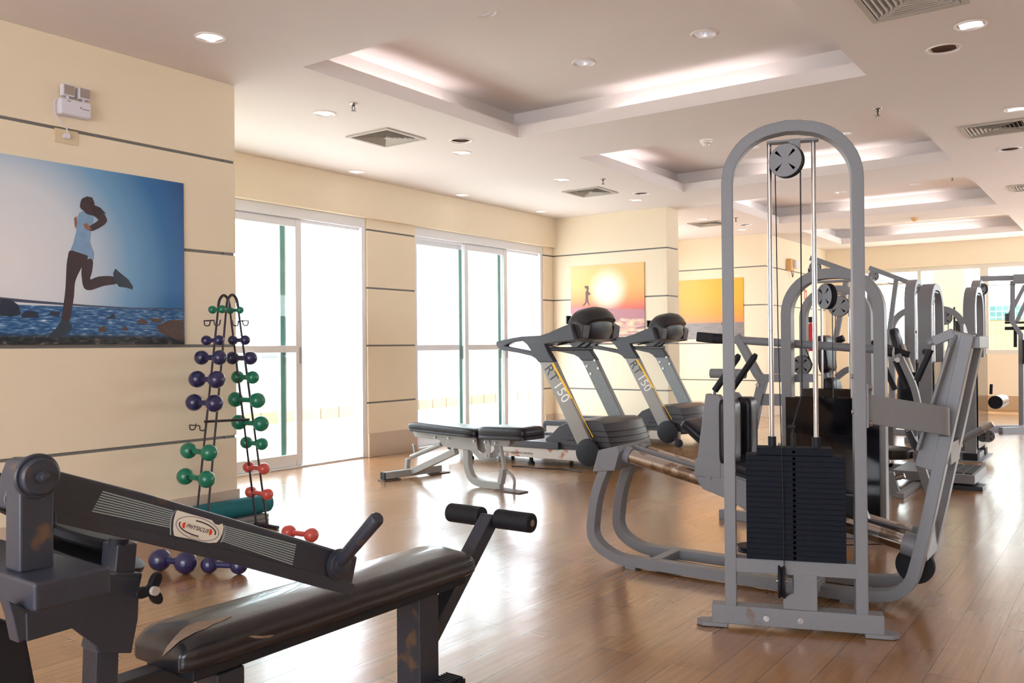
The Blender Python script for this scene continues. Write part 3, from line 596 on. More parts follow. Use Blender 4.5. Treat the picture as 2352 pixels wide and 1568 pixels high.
# uprights
def upright(x, mt_, near):
    q = [(4.664,1.0),(4.486,1.0),(4.09,.26),(4.06,.16),(4.20,.15)]
    u = MB().prism([V((x, y, z)) for y, z in q], X*.07).build('upright', mt_, tr, bevel=.012)
    d = V((0, 4.10-4.62, .19-1.0)).normalized(); nrm = V((0, -d.z, d.y))
    if near:
        def up_(a, b): return V((x-.0008, 4.575, 1.0)) + d*a + V((0, d.z, -d.y))*b  # a down the post, b towards the rear
        st = MB()
        st.prism([up_(.05,.063), up_(.05,.040), up_(.44,.040), up_(.44,.055), up_(.47,.063)], X*.0007)
        st.prism([up_(.47,.063), up_(.46,.055), up_(.86,.049), up_(.86,.056)], X*.0007); st.build('yellow_stripe', YEL, u)
        ey = V((0, -d.z, d.y)); ey = V((0, d.z, -d.y))
        fl = 1
        text('lettering', 'RT', .14, up_(.125, -.014)-X*.0004, d, V((0, d.z*fl, -d.y*fl)), INK, u)
        text('lettering', '150', .14, up_(.33, -.014)-X*.0004, d, V((0, d.z*fl, -d.y*fl)), INKW, u)
    else:
        for a, b in ((.04,.06),(.04,-.05),(.13,.05),(.13,-.055)):
            p = V((x-.001, 4.575, 1.0)) + d*a + V((0, d.z, -d.y))*b
            MB().cyl(p, p-X*.006, .012, 12).build('bolt', STEEL, u)
    return u
upright(TX, TMG, True); upright(TX+TW-.07, TMS, False)
for x in (TX-.03, TX+TW):
    MB().lathe((x, 4.12, .165), X, [(0,0),(0,.10),(.008,.122),(.022,.127),(.034,.12),(.036,0)], 32).build('pivot_cover', BLACKP, tr)
    MB().lathe((x+.02, 3.98, .045), X, [(-.02,0),(-.02,.03),(-.015,.045),(.015,.045),(.02,.03),(.02,0)], 20).bar((x+.02, 4.0, .045), (x+.02, 4.03, .14), .03, .03, X).build('caster_wheel', BLACKR, tr)
# handle arms with triangular opening, one per side
outer = [(5.173,1.175),(5.165,1.20),(4.975,1.232),(4.855,1.246),(4.651,1.25),(4.546,1.276),(4.42,1.322),(4.30,1.36),(4.25,1.20),(4.415,1.187),(4.52,1.175),(4.59,1.165),(4.56,1.106),(4.484,.996),(4.666,.995),(4.70,1.03),(4.75,1.055),(4.904,1.086),(5.104,1.113),(5.15,1.135)]
hole = [(5.06,1.155),(4.965,1.192),(4.85,1.20),(4.80,1.165),(4.745,1.10),(4.85,1.118),(4.98,1.14)]
def ring_prism(mb, out, hol, ext, mi=0):
    bm = bmesh.new(); vo = [bm.verts.new(p) for p in out]; vh = [bm.verts.new(p) for p in hol]
    es = [bm.edges.new((a, b)) for L_ in (vo, vh) for a, b in zip(L_, L_[1:]+L_[:1])]
    bmesh.ops.triangle_fill(bm, use_beauty=True, use_dissolve=False, edges=es)
    bm.verts.index_update(); vs = [v.co.copy() for v in bm.verts]; fs = [tuple(v.index for v in f.verts) for f in bm.faces]; bm.free()
    N_ = len(vs); e = V(ext); no, nh = len(out), len(hol)
    mb.add(vs+[v+e for v in vs], fs+[tuple(N_+i for i in reversed(f)) for f in fs]+[(i, (i+1)%no, N_+(i+1)%no, N_+i) for i in range(no)]+[(no+i, N_+no+i, N_+no+(i+1)%nh, no+(i+1)%nh) for i in range(nh)], mi); return mb
for x in (TX-.005, TX+TW-.07):
    ring_prism(MB(), [V((x, y, z)) for y, z in outer], [V((x, y, z)) for y, z in hole], X*.075).build('handle_arm', TMB, tr, bevel=.01, seg=3)
# console head: loft across the width
prf = [(4.52,1.20),(4.50,1.27),(4.46,1.36),(4.43,1.46),(4.37,1.515),(4.27,1.53),(4.2,1.515),(4.15,1.47),(4.12,1.42),(4.17,1.385),(4.165,1.28),(4.21,1.21),(4.35,1.18)]
vs = []; fs = []; n = 15; m_ = len(prf)
for i in range(n):
    t = i/(n-1); x = TX+.16+t*(TW-.32); k = math.sin(math.pi*t)**.42 if 0 < t < 1 else .0; cy, cz = 4.42, 1.27
    kk = .55+.45*k
    for y, z in prf: vs.append((x, cy+(y-cy)*kk, cz+(z-cz)*kk))
for i in range(n-1):
    for k in range(m_): fs.append((m_*i+k, m_*i+(k+1)%m_, m_*(i+1)+(k+1)%m_, m_*(i+1)+k))
fs += [tuple(range(m_)), tuple(range(m_*(n-1), m_*n))]
for xa in (TX+.068, TX+TW-.2):
    MB().prism([V((xa, y, z)) for y, z in ((4.56,1.19),(4.53,1.28),(4.42,1.325),(4.28,1.385),(4.2,1.34),(4.22,1.22),(4.4,1.188))], X*.132).build('console_wing', TMB, tr, bevel=.012)
hd = MB().add(vs, fs).build('console', TMD, tr, bevel=.004, ang=40)
MB().box((TX+.2, 4.462, 1.36), (TX+TW-.2, 4.475, 1.44)).build('display_panel', mat('screen_dark', S(24, 26, 30), .15), hd)
MB().tube(spline([(TX+.24, 4.4, 1.2), (TX+.2, 4.55, 1.17), (TX+.28, 4.62, 1.165), (TX+.3, 4.5, 1.19)], 6), .014, 10).build('hand_sensor_bar', BLACKP, tr)
MB().tube(spline([(TX+.58, 4.4, 1.2), (TX+.66, 4.55, 1.13), (TX+.58, 4.6, 1.12), (TX+.54, 4.45, 1.2)], 6), .014, 10).build('hand_sensor_bar', BLACKP, tr)
MB().tube([(TX+.04, 4.55, 1.12), (TX+TW-.04, 4.55, 1.12)], .02, 12).build('cross_bar', TMB, tr)
t2 = copy_tree(tr); t2.location += V((2.10, .2, 0)); t2['label'] = 'black and grey treadmill farther back, between first treadmill and pilaster'
q = at(1525, 745, 'X', 9.2)
cbm = MB().tube(spline([(6.75, 4.85, .007), (6.8, 4.7, .007), (6.78, 4.55, .007), (6.84, 4.3, .007), (6.78, 4.1, .007)], 8), .006, 8)
setp(cbm.build('power_cable', CABLE), 'black power cable lying on the floor below the first treadmill', 'cable')

# ---- adjustable bench
BF = Fr(5.60, 4.0, 90-6.9+0)       # e runs from the seat end back to the wide foot
def bp(u, v, off=0): return BF.p(u, v, off)
bn_ = empty('adjustable_bench', BF.w(.6, 0, 0), 'adjustable weight bench with black pads on light grey frame, in front of the first treadmill', 'weight bench')
def D8(l): return [(860+x/5.88, 940+y/5.88) for x, y in l]
def bprism(pts, o0, o1, name, mt_, **k): return MB().prism([bp(u, v, -o0) if False else BF.p(u, v, o0) for u, v in pts], BF.n*(o1-o0)).build(name, mt_, bn_, **k)
# pads (the near long side is the -n... side facing the viewer)
def side(u, v, off): return BF.p(u, v, off)
NEAR = .14 if BF.n.dot(-FW) > 0 else -.14; sgn = 1 if NEAR > 0 else -1
def pad_from(px0, px1, hgt, nm):
    a = side(*px0, NEAR); b = side(*px1, NEAR); ex = (b-a).normalized(); ez = ex.cross(BF.n); ez = ez if ez.z > 0 else -ez
    mb = MB(); cushion(mb, (a+b)/2-BF.n*NEAR, ex, BF.n, ez, (b-a).length, .28, hgt, p=9, crown=.2); return mb.build(nm, LEATH, bn_)
pad_from((931, 989), (1088, 1007), .08, 'back_pad')
pad_from((1093, 1008), (1202, 1013), .105, 'seat_pad')
def plates(l, name, mt_, gap=.045, th=.006, pair=True):
    for s_ in ((1, -1) if pair else (1,)):
        off = sgn*s_*gap; MB().prism([side(u, v, sgn*gap)+BF.n*(off-sgn*gap) for u, v in D8(l)], BF.n*(-sgn*s_*th)).build(name, mt_, bn_, bevel=.002)
plates([(520,300),(1370,380),(1395,560),(1350,600),(1300,555),(1070,525),(925,495),(870,408),(545,370)], 'back_bracket', LGREY)
plates([(1580,405),(1830,412),(1825,470),(1790,500),(1565,490)], 'seat_bracket', LGREY)
plates([(1470,410),(1500,398),(1540,420),(1565,480),(1560,640),(1520,665),(1410,670),(1360,620),(1300,555),(1395,545),(1410,590),(1470,600),(1505,560),(1500,500),(1470,450)], 'hinge_hook', LGREY, gap=.052)
for q in ((822,375),(1003,388),(1350,425),(1500,440),(1637,452),(1518,625)):
    p = side(*D8([q])[0], sgn*.052); MB().cyl(p, p+BF.n*sgn*.01, .009, 10).build('bolt', STEEL, bn_)
def btube(l, wd, ht, name, off=0, fil=0, mt_=LGREY):
    pts = [side(u, v, off) for u, v in D8(l)]; pts = fillet(pts, fil, 8) if fil else pts
    return MB().sweep(pts, wd, ht, BF.n).build(name, mt_, bn_, bevel=.004)
btube([(1255,540),(1265,800),(1330,950),(1460,1005),(1720,1035)], .05, .06, 'curved_leg', fil=.12)
btube([(1110,560),(480,860)], .05, .055, 'diagonal_strut')
a = side(*D8([(905,470)])[0], 0); b = side(*D8([(495,640)])[0], 0); MB().cyl(a, b, .02, 14).build('adjusting_tube', LGREY, bn_)
btube([(450,660),(440,830)], .04, .035, 'adjuster_post')
p = side(*D8([(530,480)])[0], 0); q = side(*D8([(545,600)])[0], 0); MB().cyl(q, p, .009, 10).lathe(p, Z, [(-.004,0),(-.004,.014),(.008,.014),(.008,0)], 12).build('pop_pin', STEEL, bn_)
# rear foot beam lies across
c = fl_ = at(940, 1095, 'Z', 0); fb = V((5.78, 5.22, 0)); ex = V((.985, -.17, 0)).normalized(); ey = Z.cross(ex)
MB().sweep([fb-ex*.33+Z*.045, fb+ex*.30+Z*.045], .06, .06, ey).build('rear_foot', LGREY, bn_, bevel=.004)
MB().sweep([fb-ex*.333+Z*.045, fb-ex*.345+Z*.045], .062, .062, ey).build('end_cap', BLACKP, bn_, bevel=.003)
MB().sweep([fb-ex*.36+Z*.006, fb-ex*.18+Z*.006], .1, .008, ey).sweep([fb+ex*.18+Z*.006, fb+ex*.38+Z*.006], .1, .008, ey).build('foot_plate', mat('rusty_plate', S(104, 88, 82), .6), bn_)
f2 = BF.w(.0, 0, 0); MB().sweep([BF.w(-.1,0,.006), BF.w(.16,0,.006)], .11, .01, BF.n).build('foot_plate', MATS['rusty_plate'], bn_)
MB().sweep([side(*D8([(1710,1000)])[0], 0), side(*D8([(1745,800)])[0], 0)], .05, .04, BF.n).build('front_post', LGREY, bn_, bevel=.003)
a = side(*D8([(1705,510)])[0], 0); b = side(*D8([(1760,810)])[0], 0); MB().tube(fillet([a+Z*.03, a, b], .05), .017, 12).build('seat_strut', LGREY, bn_)
MB().tube(spline([side(*D8([q])[0], 0) for q in ((1790,840),(1850,880),(1890,960),(1885,1085))], 5), .012, 10).build('seat_loop', LGREY, bn_)

# ---- dumbbell tree
RP = 4.6
def rk(u, v, dy=0): return at(u, v, 'Y', RP) + Y*dy
RB = mat('rack_black', S(48, 42, 46), .4, noise=.2, nscale=60)
apex = rk(520, 692); rt = empty('dumbbell_rack', (rk(527, 1000).x, RP, 0), 'black metal A-frame dumbbell tree standing at the end of the poster wall', 'dumbbell rack')
LB = at(463, 1180, 'Y', RP); RBt = at(600, 1212, 'Y', RP)
Lx, Rx = at(462, 1150, 'Y', RP), at(601, 1200, 'Y', RP)
tl, trr = rk(511, 705), rk(537, 705)
for base, top, sg_, nm in ((V((Lx.x-.01, RP, .012)), tl, 1, 'ladder'), (V((Rx.x+.0, RP, .012)), trr, -1, 'ladder')):
    ld = MB()
    for dy in (-.055, .055): ld.tube([base+Y*dy, top+Y*dy*.75], .0068, 10)
    ld.build('ladder', RB, rt)
for dy in (-.042, .042):
    MB().tube(spline([tl+Y*dy, tl+Y*dy+V((.012,0,.05)), (tl+trr)/2+Y*dy+Z*.075, trr+Y*dy+V((-.012,0,.05)), trr+Y*dy], 6), .009, 10).build('top_arch', RB, rt)
MB().tube([rk(470,968), rk(572,963)], .008, 8).build('spreader', RB, rt)
for bx in (Lx, Rx): MB().tube([(bx.x, RP-.16, .012), (bx.x, RP+.065, .012)], .012, 10).build('foot_bar', RB, rt)
MB().tube([(Lx.x, RP, .012), (Rx.x, RP, .012)], .008, 8).build('base_bar', RB, rt)
DBM = {'b': mat('navy_vinyl', S(38, 38, 84), .25, noise=.1, nscale=30, coat=.4), 'g': mat('green_vinyl', S(10, 122, 92), .25, noise=.1, nscale=30, coat=.4), 'r': mat('red_vinyl', S(206, 84, 74), .3, noise=.1, nscale=30, coat=.3)}
DBT = {'b': 'navy blue', 'g': 'green', 'r': 'red'}
def dumbbell(c, ax, half, r, k, label, group):
    ax = V(ax).normalized(); d = empty('dumbbell', c, label, 'dumbbell', group)
    MB().cyl(c-ax*half, c+ax*half, min(.016, r*.42), 14).build('grip', mat(DBT[k].replace(' ', '_')+'_grip', DBM[k].node_tree.nodes['Principled BSDF'].inputs['Base Color'].default_value, .4), d)
    for s_ in (-1, 1):
        p = c+ax*half*s_; e = MB(); e.lathe(p-ax*r, ax, [(r-r*math.cos(math.pi*i/12), r*math.sin(math.pi*i/12)) for i in range(13)], 22)
        e.build('ball_head', DBM[k], d)
    return d
hooks = MB()
# (left ball px, right ball px, radius px, colour) top to bottom
LL = [((488,711),(510,710),9.5,'g'),((474,781),(503,782),12,'b'),((463,821),(504,821),17,'b'),((453,870),(497,872),20,'b'),((446,924),(492,926),20,'b'),((433,1034),(480,1040),19,'g'),((425,1093),(474,1101),19.5,'g')]
RL = [((529,714),(551,711),8.5,'g'),((535,780),(563,782),11.5,'b'),((534,821),(575,823),15.5,'b'),((546,863),(580,869),15,'g'),((541,915),(591,921),18,'g'),((549,969),(599,973),18,'g'),((566,1015),(601,1020),14.5,'g'),((571,1072),(606,1076),13.5,'r'),((576,1132),(614,1132),13.5,'r')]
wr = ['topmost', 'second from the top', 'third from the top', 'fourth from the top', 'fifth from the top', 'sixth from the top', 'seventh from the top', 'eighth from the top', 'lowest']
for side_, lst in (('left', LL), ('right', RL)):
    for i, (a, b, rp, k) in enumerate(lst):
        c = rk((a[0]+b[0])/2, (a[1]+b[1])/2); dpt = (c-CAM).dot(FW); r = rp/FPX*dpt
        du = abs((proj_u(c+Y*.5)-proj_u(c-Y*.5))) if False else None
        # half length from the pixel gap between the heads (heads lie along Y)
        lat = (c-CAM).dot(RT); k_u = abs(FPX*(RT.y*dpt-lat*FW.y)/dpt**2); half = (b[0]-a[0])/2/k_u
        bar = V((c.x, RP, c.z)); sgn2 = -1 if side_ == 'left' else 1
        rankw = wr[i] if i < len(lst)-1 else 'lowest'
        dumbbell(bar, Y, half, r, k, '%s ball-ended dumbbell, %s on the %s side of the rack' % (DBT[k], rankw, side_), 'dumbbells on the rack')
        for dy in (-.05, .05): hooks.tube([bar+V((-.0*sgn2, dy, -.02)), bar+V((0, dy, -.018)), bar+V((sgn2*.02, dy, -.012)), bar+V((sgn2*.024, dy, .012))], .004, 6)
for (u, v, sg_) in ((495,742,-1),(545,742,1),(462,981,-1)):
    c = rk(u, v)
    for dy in (-.05, .05): hooks.tube(spline([c+V((-sg_*.0, dy, .02)), c+V((sg_*.01, dy, -.012)), c+V((sg_*.04, dy, -.012)), c+V((sg_*.045, dy, .015))], 4), .004, 6)
    hooks.tube([c+V((sg_*.045, -.05, .015)), c+V((sg_*.045, .05, .015))], .004, 6)
hooks.build('hooks', RB, rt)
def floor_db(u, v, r, ax, k, label, half=.09):
    c = at(u, v, 'Z', r); dumbbell(c, ax, half, r, k, label, 'dumbbells on the floor')
floor_db(397, 1288, .058, (.25,-1,0), 'b', 'navy blue dumbbell on the floor under the black machine arm, left one', .085)
floor_db(515, 1297, .045, (.5,-1,0), 'b', 'navy blue dumbbell on the floor right of another blue one, mostly behind black arm', .08)
floor_db(689, 1225, .044, (.1,-1,0), 'r', 'red dumbbell on the floor beyond the stickered arm, front one', .09)
floor_db(612, 1243, .04, (.3,-1,0), 'r', 'red dumbbell on the floor mostly hidden behind another red one', .07)
# rolled mat by the wall
TEALM = mat('teal_foam', S(22, 108, 116), .7, noise=.1, nscale=40); rm = empty('rolled_mat', (3.52, 4.75, .055), 'teal rolled exercise mat lying on a grey pad at the foot of the poster wall', 'exercise mat')
a = at(478, 1176, 'Z', .075); b = at(588, 1163, 'Z', .075); a = V((3.25, 4.765, .117)); b = V((3.80, 4.745, .117))
ex = (b-a).normalized()
rb = MB(); rb.cyl(a, b, .06, 28); rb.build('roll', TEALM, rm, bevel=.008)
MB().tube([b+ex*.002+(ex.cross(Z)*math.cos(t*.5)+Z*math.sin(t*.5))*(.012+.0011*t) for t in range(0, 42)], .0022, 5).build('roll_end_spiral', mat('teal_dark', S(10, 66, 74), .7), rm)

gp = empty('folded_mat', (3.45, 4.75, 0), 'grey folded exercise pad under the teal rolled mat', 'exercise mat')
MB().box((3.2, 4.685, .0), (3.76, 4.835, .027)).build('lower_layer', mat('grey_foam', S(140, 138, 134), .8, noise=.08), gp, bevel=.006); MB().box((3.2, 4.685, .028), (3.76, 4.835, .055)).build('upper_layer', MATS['grey_foam'], gp, bevel=.006)
# ============================================================ FRONT LEG PRESS MACHINE
lp = empty('leg_press_machine', (4.1, 1.4, 0), 'large grey leg press machine nearest the camera, with tall arched weight tower', 'gym machine', None)
TF = Fr(at(1640,1440,'Z',0).x, at(1640,1440,'Z',0).y, math.degrees(math.atan2(-.94, .34))); dTF = TF.e; 
# n of TF points towards -(viewer) side? keep a vector that points away from the viewer
AW = TF.n if TF.n.dot(FW) > 0 else -TF.n
def tf(s, d, z): return TF.o + TF.e*s + AW*d + Z*z
def part(mb, name, mt_=None, **k): return mb.build(name, mt_ or GREY, lp, **k)
part(MB().sweep([tf(-.008, .035, .055), tf(.645, .035, .055)], .07, .075, AW), 'base_beam', GREYR, bevel=.004)
for s0, s1 in ((-.07, .055), (.575, .70)):
    q = [tf(s0+(.025 if s0 < 0 else 0), .0, .002), tf(s1-(.0 if s0 < 0 else .025), .0, .002), tf(s1, .02, .002), tf(s1, .06, .002), tf(s1-.02, .08, .002), tf(s0+.02, .08, .002), tf(s0, .06, .002), tf(s0, .02, .002)]
    part(MB().prism(q, Z*.016), 'foot_plate', GREYR, bevel=.003)
sL, sR = .068, .565
path = [tf(sL, .035, .09), tf(sL, .035, 1.80)] + arc(tf(.068+.215, .035, 1.80), .215, TF.e, Z, 180, 98, 10)[1:]
path += [tf(.30, .035, 2.02), tf(.35, .035, 2.018)] + arc(tf(.565-.215, .035, 1.80), .215, TF.e, Z, 86, 0, 10) + [tf(sR, .035, .09)]
part(MB().sweep(path, .07, .046, AW), 'arch_frame', GREY, bevel=.004)
part(MB().sweep([tf(sL+.02, .035, .258), tf(sR-.02, .035, .258)], .065, .058, AW), 'stack_shelf', GREYR, bevel=.003)
part(MB().box((0,0,0),(0,0,0)) if False else MB().sweep([tf(.225, .045, 1.965), tf(.425, .045, 1.965)], .05, .008, AW), 'rod_bracket', GREY)
part(MB().prism([tf(.27,.0,.093), tf(.40,.0,.093), tf(.40,.0,.235), tf(.31,.0,.235), tf(.31,.0,.16), tf(.275,.0,.14)], AW*.05), 'pulley_post', GREY, bevel=.003)
for s in (.235, .405): part(MB().cyl(tf(s, .055, .70), tf(s, .055, 1.962), .0095, 14), 'guide_rod', CHROME)
for s in (.235, .405): part(MB().cyl(tf(s, .055, .735), tf(s, .055, .775), .0165, 16), 'rod_collar', BLACKP)
# weight plates
st0, st1 = .132, .508; nP = 20; zb = .29; th = (.705-zb)/nP
for i in range(nP):
    pl = MB(); hw = .01; sm = .316
    pl.prism([tf(st0, -.012, zb+i*th+.0004), tf(st1, -.012, zb+i*th+.0004), tf(st1, -.012, zb+(i+1)*th-.0004), tf(st0, -.012, zb+(i+1)*th-.0004)], AW*.115)
    o = part(pl, 'weight_plate', PLATE, bevel=.0007, seg=1)
    MB().cyl(tf(sm, -.0128, zb+(i+.5)*th), tf(sm, -.0105, zb+(i+.5)*th), .0062, 12).build('pin_hole', mat('hole_black', S(2,2,3), 1, spec=0), o)
hp = part(MB().prism([tf(.175, .0, .7055), tf(.462, .0, .7055), tf(.462, .0, .735), tf(.175, .0, .735)], AW*.09), 'head_plate', PLATE, bevel=.002)
MB().cyl(tf(.316, -.0008, .72), tf(.316, .001, .72), .0062, 12).build('pin_hole', MATS['hole_black'], hp)
part(MB().cyl(tf(.316, .045, .735), tf(.316, .045, .79), .009, 12).cyl(tf(.316, .045, .79), tf(.316, .045, .83), .005, 10).cyl(tf(.295, .045, .815), tf(.325, .045, .815), .008, 10), 'selector_rod', BLACKP)
# top pulley with its cover plate
def pulley(parent, c, ax, r, cover=True, name='pulley'):
    c = V(c); ax = V(ax).normalized()
    p = MB().lathe(c-ax*.014, ax, [(0,0),(0,r),(.007,r),(.014,r*.9),(.021,r),(.028,r),(.028,0)], 30).build(name, BLACKR, parent)
    m = MB().cyl(c-ax*.02, c+ax*.02, r*.13, 12)
    m.build('axle', STEEL, p)
    if cover:
        e = ax.cross(Z).normalized(); up = e.cross(ax).normalized(); up = up if up.z > 0 else -up
        for s_ in (-1, 1):
            a = c+ax*s_*.018; cv = MB(); rr = r*.97; out = [a+e*rr*math.cos(t*math.pi/16)+up*rr*math.sin(t*math.pi/16) for t in range(32)]
            cv.prism(out, ax*s_*.003); cv.build('pulley_cover', GREY, p)
            for k in range(4):
                t = math.pi/4+k*math.pi/2; d = e*math.cos(t)+up*math.sin(t); f = ax.cross(d); b = a+ax*s_*.0032
                MB().prism([b+d*r*.25, b+d*r*.78+f*r*.09, b+d*r*.78-f*r*.09], ax*s_*.0006).build('slot', MATS['hole_black'], p)
    return p
PA = AW.copy()
pc = tf(.302, .03, 1.885)
pulley(lp, pc, (PA*.93+TF.e*.35), .068)
part(MB().sweep([pc+TF.e*.03+Z*.0, pc+TF.e*.03+Z*.085], .03, .045, AW), 'pulley_bracket', GREY, bevel=.003)
part(MB().tube([pc-TF.e*.045, tf(.262, .03, 1.2), tf(.272, -.022, .60), tf(.275, -.02, .23)], .0022, 8), 'cable', CABLE)
part(MB().tube([pc+TF.e*.052, tf(.352, .035, 1.2), tf(.352, .045, .95), tf(.318, .045, .83)], .0028, 8), 'cable', CABLE)
lpv = pulley(lp, tf(.265, .02, .20), TF.e*1.0, .068, cover=False)
for s in (.205, .335): part(MB().lathe(tf(s+.0, -.002, .052), -AW, [(-.003,.0),(-.003,.012),(.004,.012),(.004,.008),(.008,.008),(.008,0)], 14), 'bolt', STEEL)
for z in (.88, 1.02):
    part(MB().cyl(tf(sR-.03, .02, z), tf(sR-.024, .02, z), .009, 10), 'bolt', STEEL)
# side frames of the sled
NX, FXX = 4.02, 4.30
def yz(l, x): return [V((x, y, z)) for y, z in l]
fr = fillet(yz([(2.26,.53),(2.335,.36),(2.365,.12),(2.22,.036),(1.02,.036),(.80,.07),(.735,.33),(.56,1.18)], 0), .16, 10)
for x, nm in ((NX, 'near'), (FXX, 'far')):
    part(MB().sweep([V((x, p.y, p.z)) for p in fr], .068, .05, X), 'side_frame', GREY, bevel=.004)
    for y in (2.12, 1.05): part(MB().box((x-.036, y-.03, 0), (x+.036, y+.03, .014)), 'foot_pad', GREYR, bevel=.002)
part(MB().prism([V((NX-.04, y, z)) for y, z in ((2.30,.60),(2.19,.628),(2.175,.60),(2.205,.50),(2.335,.485))], X*(FXX-NX+.08)), 'rear_head_block', GREY, bevel=.004)
for y in (2.0,): part(MB().sweep([V((NX, y, .04)), V((FXX, y, .04))], .05, .045, Y), 'cross_tube', GREY, bevel=.003)
for x in (NX, FXX): part(MB().sweep([V((x, .725, .62)), V((x, .577, 1.19))], .066, .085, X), 'platform_post', GREY, bevel=.004)
part(MB().sweep([V((NX, .555, 1.15)), V((FXX, .555, 1.15))], .05, .07, Z), 'top_cross_tube', GREY, bevel=.003)
part(MB().sweep([V((NX+.03, .66, .68)), V((FXX-.03, .66, .68))], .05, .09, Y), 'cross_plate', GREY, bevel=.003)
part(MB().box((NX+.02, .73, .22), (FXX-.02, .765, .36)), 'lower_head_block', GREY, bevel=.003)
# two chrome guide tubes and the grey stay between them
for x in (NX+.05, FXX-.06):
    part(MB().cyl((x, 2.18, .575), (x, .79, .275), .037, 24), 'guide_tube', CHROMW)
    part(MB().cyl((x, 2.185, .577), (x, 2.15, .569), .044, 20), 'tube_flange', GREY); part(MB().cyl((x, .83, .283), (x, .78, .272), .05, 20), 'tube_flange', GREY)
part(MB().sweep([V(((NX+FXX)/2, 2.18, .60)), V(((NX+FXX)/2, 1.55, .46))], .035, .03, X), 'centre_stay', GREY)
# seat carriage: side plate, shoulder posts
cp = [(1.775,.59),(1.78,.50),(1.735,.44),(1.60,.40),(1.47,.33),(1.30,.26),(1.1,.26),(1.1,.36),(1.3,.44),(1.45,.50),(1.62,.56),(1.64,.60)]
for x in (NX+.0, FXX-.03): part(MB().prism(yz(cp, x), X*.03), 'carriage_plate', GREY, bevel=.006)
part(MB().cyl((NX-.001, 1.70, .50), (NX-.009, 1.70, .50), .013, 6), 'bolt', GREY)
part(MB().prism(yz([(1.775,.5),(1.64,.5),(1.63,.88),(1.65,.905),(1.715,.91)], NX-.004), X*.05), 'shoulder_post', GREY, bevel=.006)
part(MB().prism(yz([(1.775,.5),(1.64,.5),(1.63,.88),(1.65,.905),(1.715,.91)], FXX-.05), X*.05), 'shoulder_post', GREY, bevel=.006)
for x in (NX+.02, FXX-.03):
    mb = MB(); cushion(mb, V((x+.005, 1.635, .73)), Z, X, -Y, .31, .115, .075, p=7); part(mb, 'shoulder_pad', LEATH)
    part(MB().tube([(x, 1.685, .88), (x, 1.675, .925)], .009, 10), 'grip_stem', STEEL)
    part(MB().tube([(x, 1.675, .925), (x, 1.56, 1.085), (x, 1.55, 1.10)], [.0165, .0165, .010], 14), 'hand_grip', BLACKR)
part(MB().sweep([V((NX+.02, 1.72, .62)), V((FXX-.02, 1.72, .62))], .06, .05, Z), 'carriage_tube', GREY, bevel=.003)
mb = MB(); dS = V((0, -.42, -.10)).normalized(); cushion(mb, V((4.16, 1.42, .49)), -dS, X, X.cross(-dS) if X.cross(-dS).z > 0 else -X.cross(-dS), .46, .32, .07, p=6); part(mb, 'seat_pad', LEATH)
part(MB().sweep([V((4.16, 1.62, .515)), V((4.16, 1.2, .415))], .3, .018, X), 'seat_board', GREY)
mb = MB(); dH = V((0, .8, .6)); cushion(mb, V((4.16, 1.80, .685)), V((0, .62, .50)).normalized(), X, V((0, -.50, .62)).normalized(), .20, .22, .045, p=6); part(mb, 'head_pad', LEATH)
part(MB().sweep([V((4.16, 1.72, .62)), V((4.16, 1.82, .69))], .05, .03, X), 'head_pad_arm', GREY)
# foot platform with its two posts and the bent bracket from the tower
part(MB().prism([V((NX-.10, .737, .70)), V((NX-.10, .61, 1.13)), V((NX-.02, .59, 1.19)), V((FXX+.02, .59, 1.19)), V((FXX+.10, .61, 1.13)), V((FXX+.10, .737, .70))], V((0, .012, .003))), 'foot_platform', GREY, bevel=.004)
part(MB().lathe(V((4.14, .585, 1.175)), V((0, .3, -.04)), [(0,.0),(0,.055),(.012,.055),(.012,0)], 28), 'platform_ear', GREY)
part(MB().tube([(NX-.02, .67, 1.165), (NX-.02, .71, 1.145)], .014, 12).sweep([V((NX-.02, .61, 1.19)), V((NX-.02, .69, 1.155))], .035, .04, X), 'release_bracket', GREY, bevel=.003)
part(MB().tube([(NX-.02, .70, 1.12), (NX-.02, .755, .99)], .013, 14), 'release_grip', BLACKR)
bq = [tf(.592, .03, .893)]
br = fillet([bq[0], V((3.915, .60, .826)), V((4.03, .70, .812))], .10, 10)
mb = MB(); mb.sweep(br, .116, .012, Z); part(mb, 'bent_bracket', GREY, bevel=.003)
part(MB().prism([p+Z*.057 for p in br]+[V((3.94, .75, .87))], -Z*.01), 'bracket_top', GREY)
part(MB().sweep([tf(.592, .03, .82), tf(.592, .03, .99)], .05, .008, AW), 'bracket_flange', GREY)
for z in (.835, .975): part(MB().cyl(tf(.6, .03, z), tf(.612, .03, z), .011, 8), 'bolt', STEEL)
# cable wheel near the floor and counter pulley
pulley(lp, (4.16, .80, .17), X, .08, cover=False, name='floor_pulley')
pulley(lp, (4.12, 1.52, .16), Z, .075, cover=False, name='floor_pulley')
part(MB().tube([(4.16, .8, .265), (4.1, 1.5, .17)], .0028, 6), 'cable', CABLE)
part(MB().sweep([tf(.33, .06, .20), V((NX, 1.12, .20))], .07, .05, Z), 'link_tube', GREY, bevel=.003)
part(MB().sweep([tf(.33, .05, .12), V((NX+.1, 1.2, .05))], .06, .04, Z), 'link_tube', GREY, bevel=.003)
part(MB().prism([V((4.1, .80, .33)), V((4.1, .98, .36)), V((4.1, 1.02, .46)), V((4.1, 1.10, .46)), V((4.1, 1.12, .36)), V((4.1, 1.16, .33))], X*.05), 'stop_block', DGREY, bevel=.006)

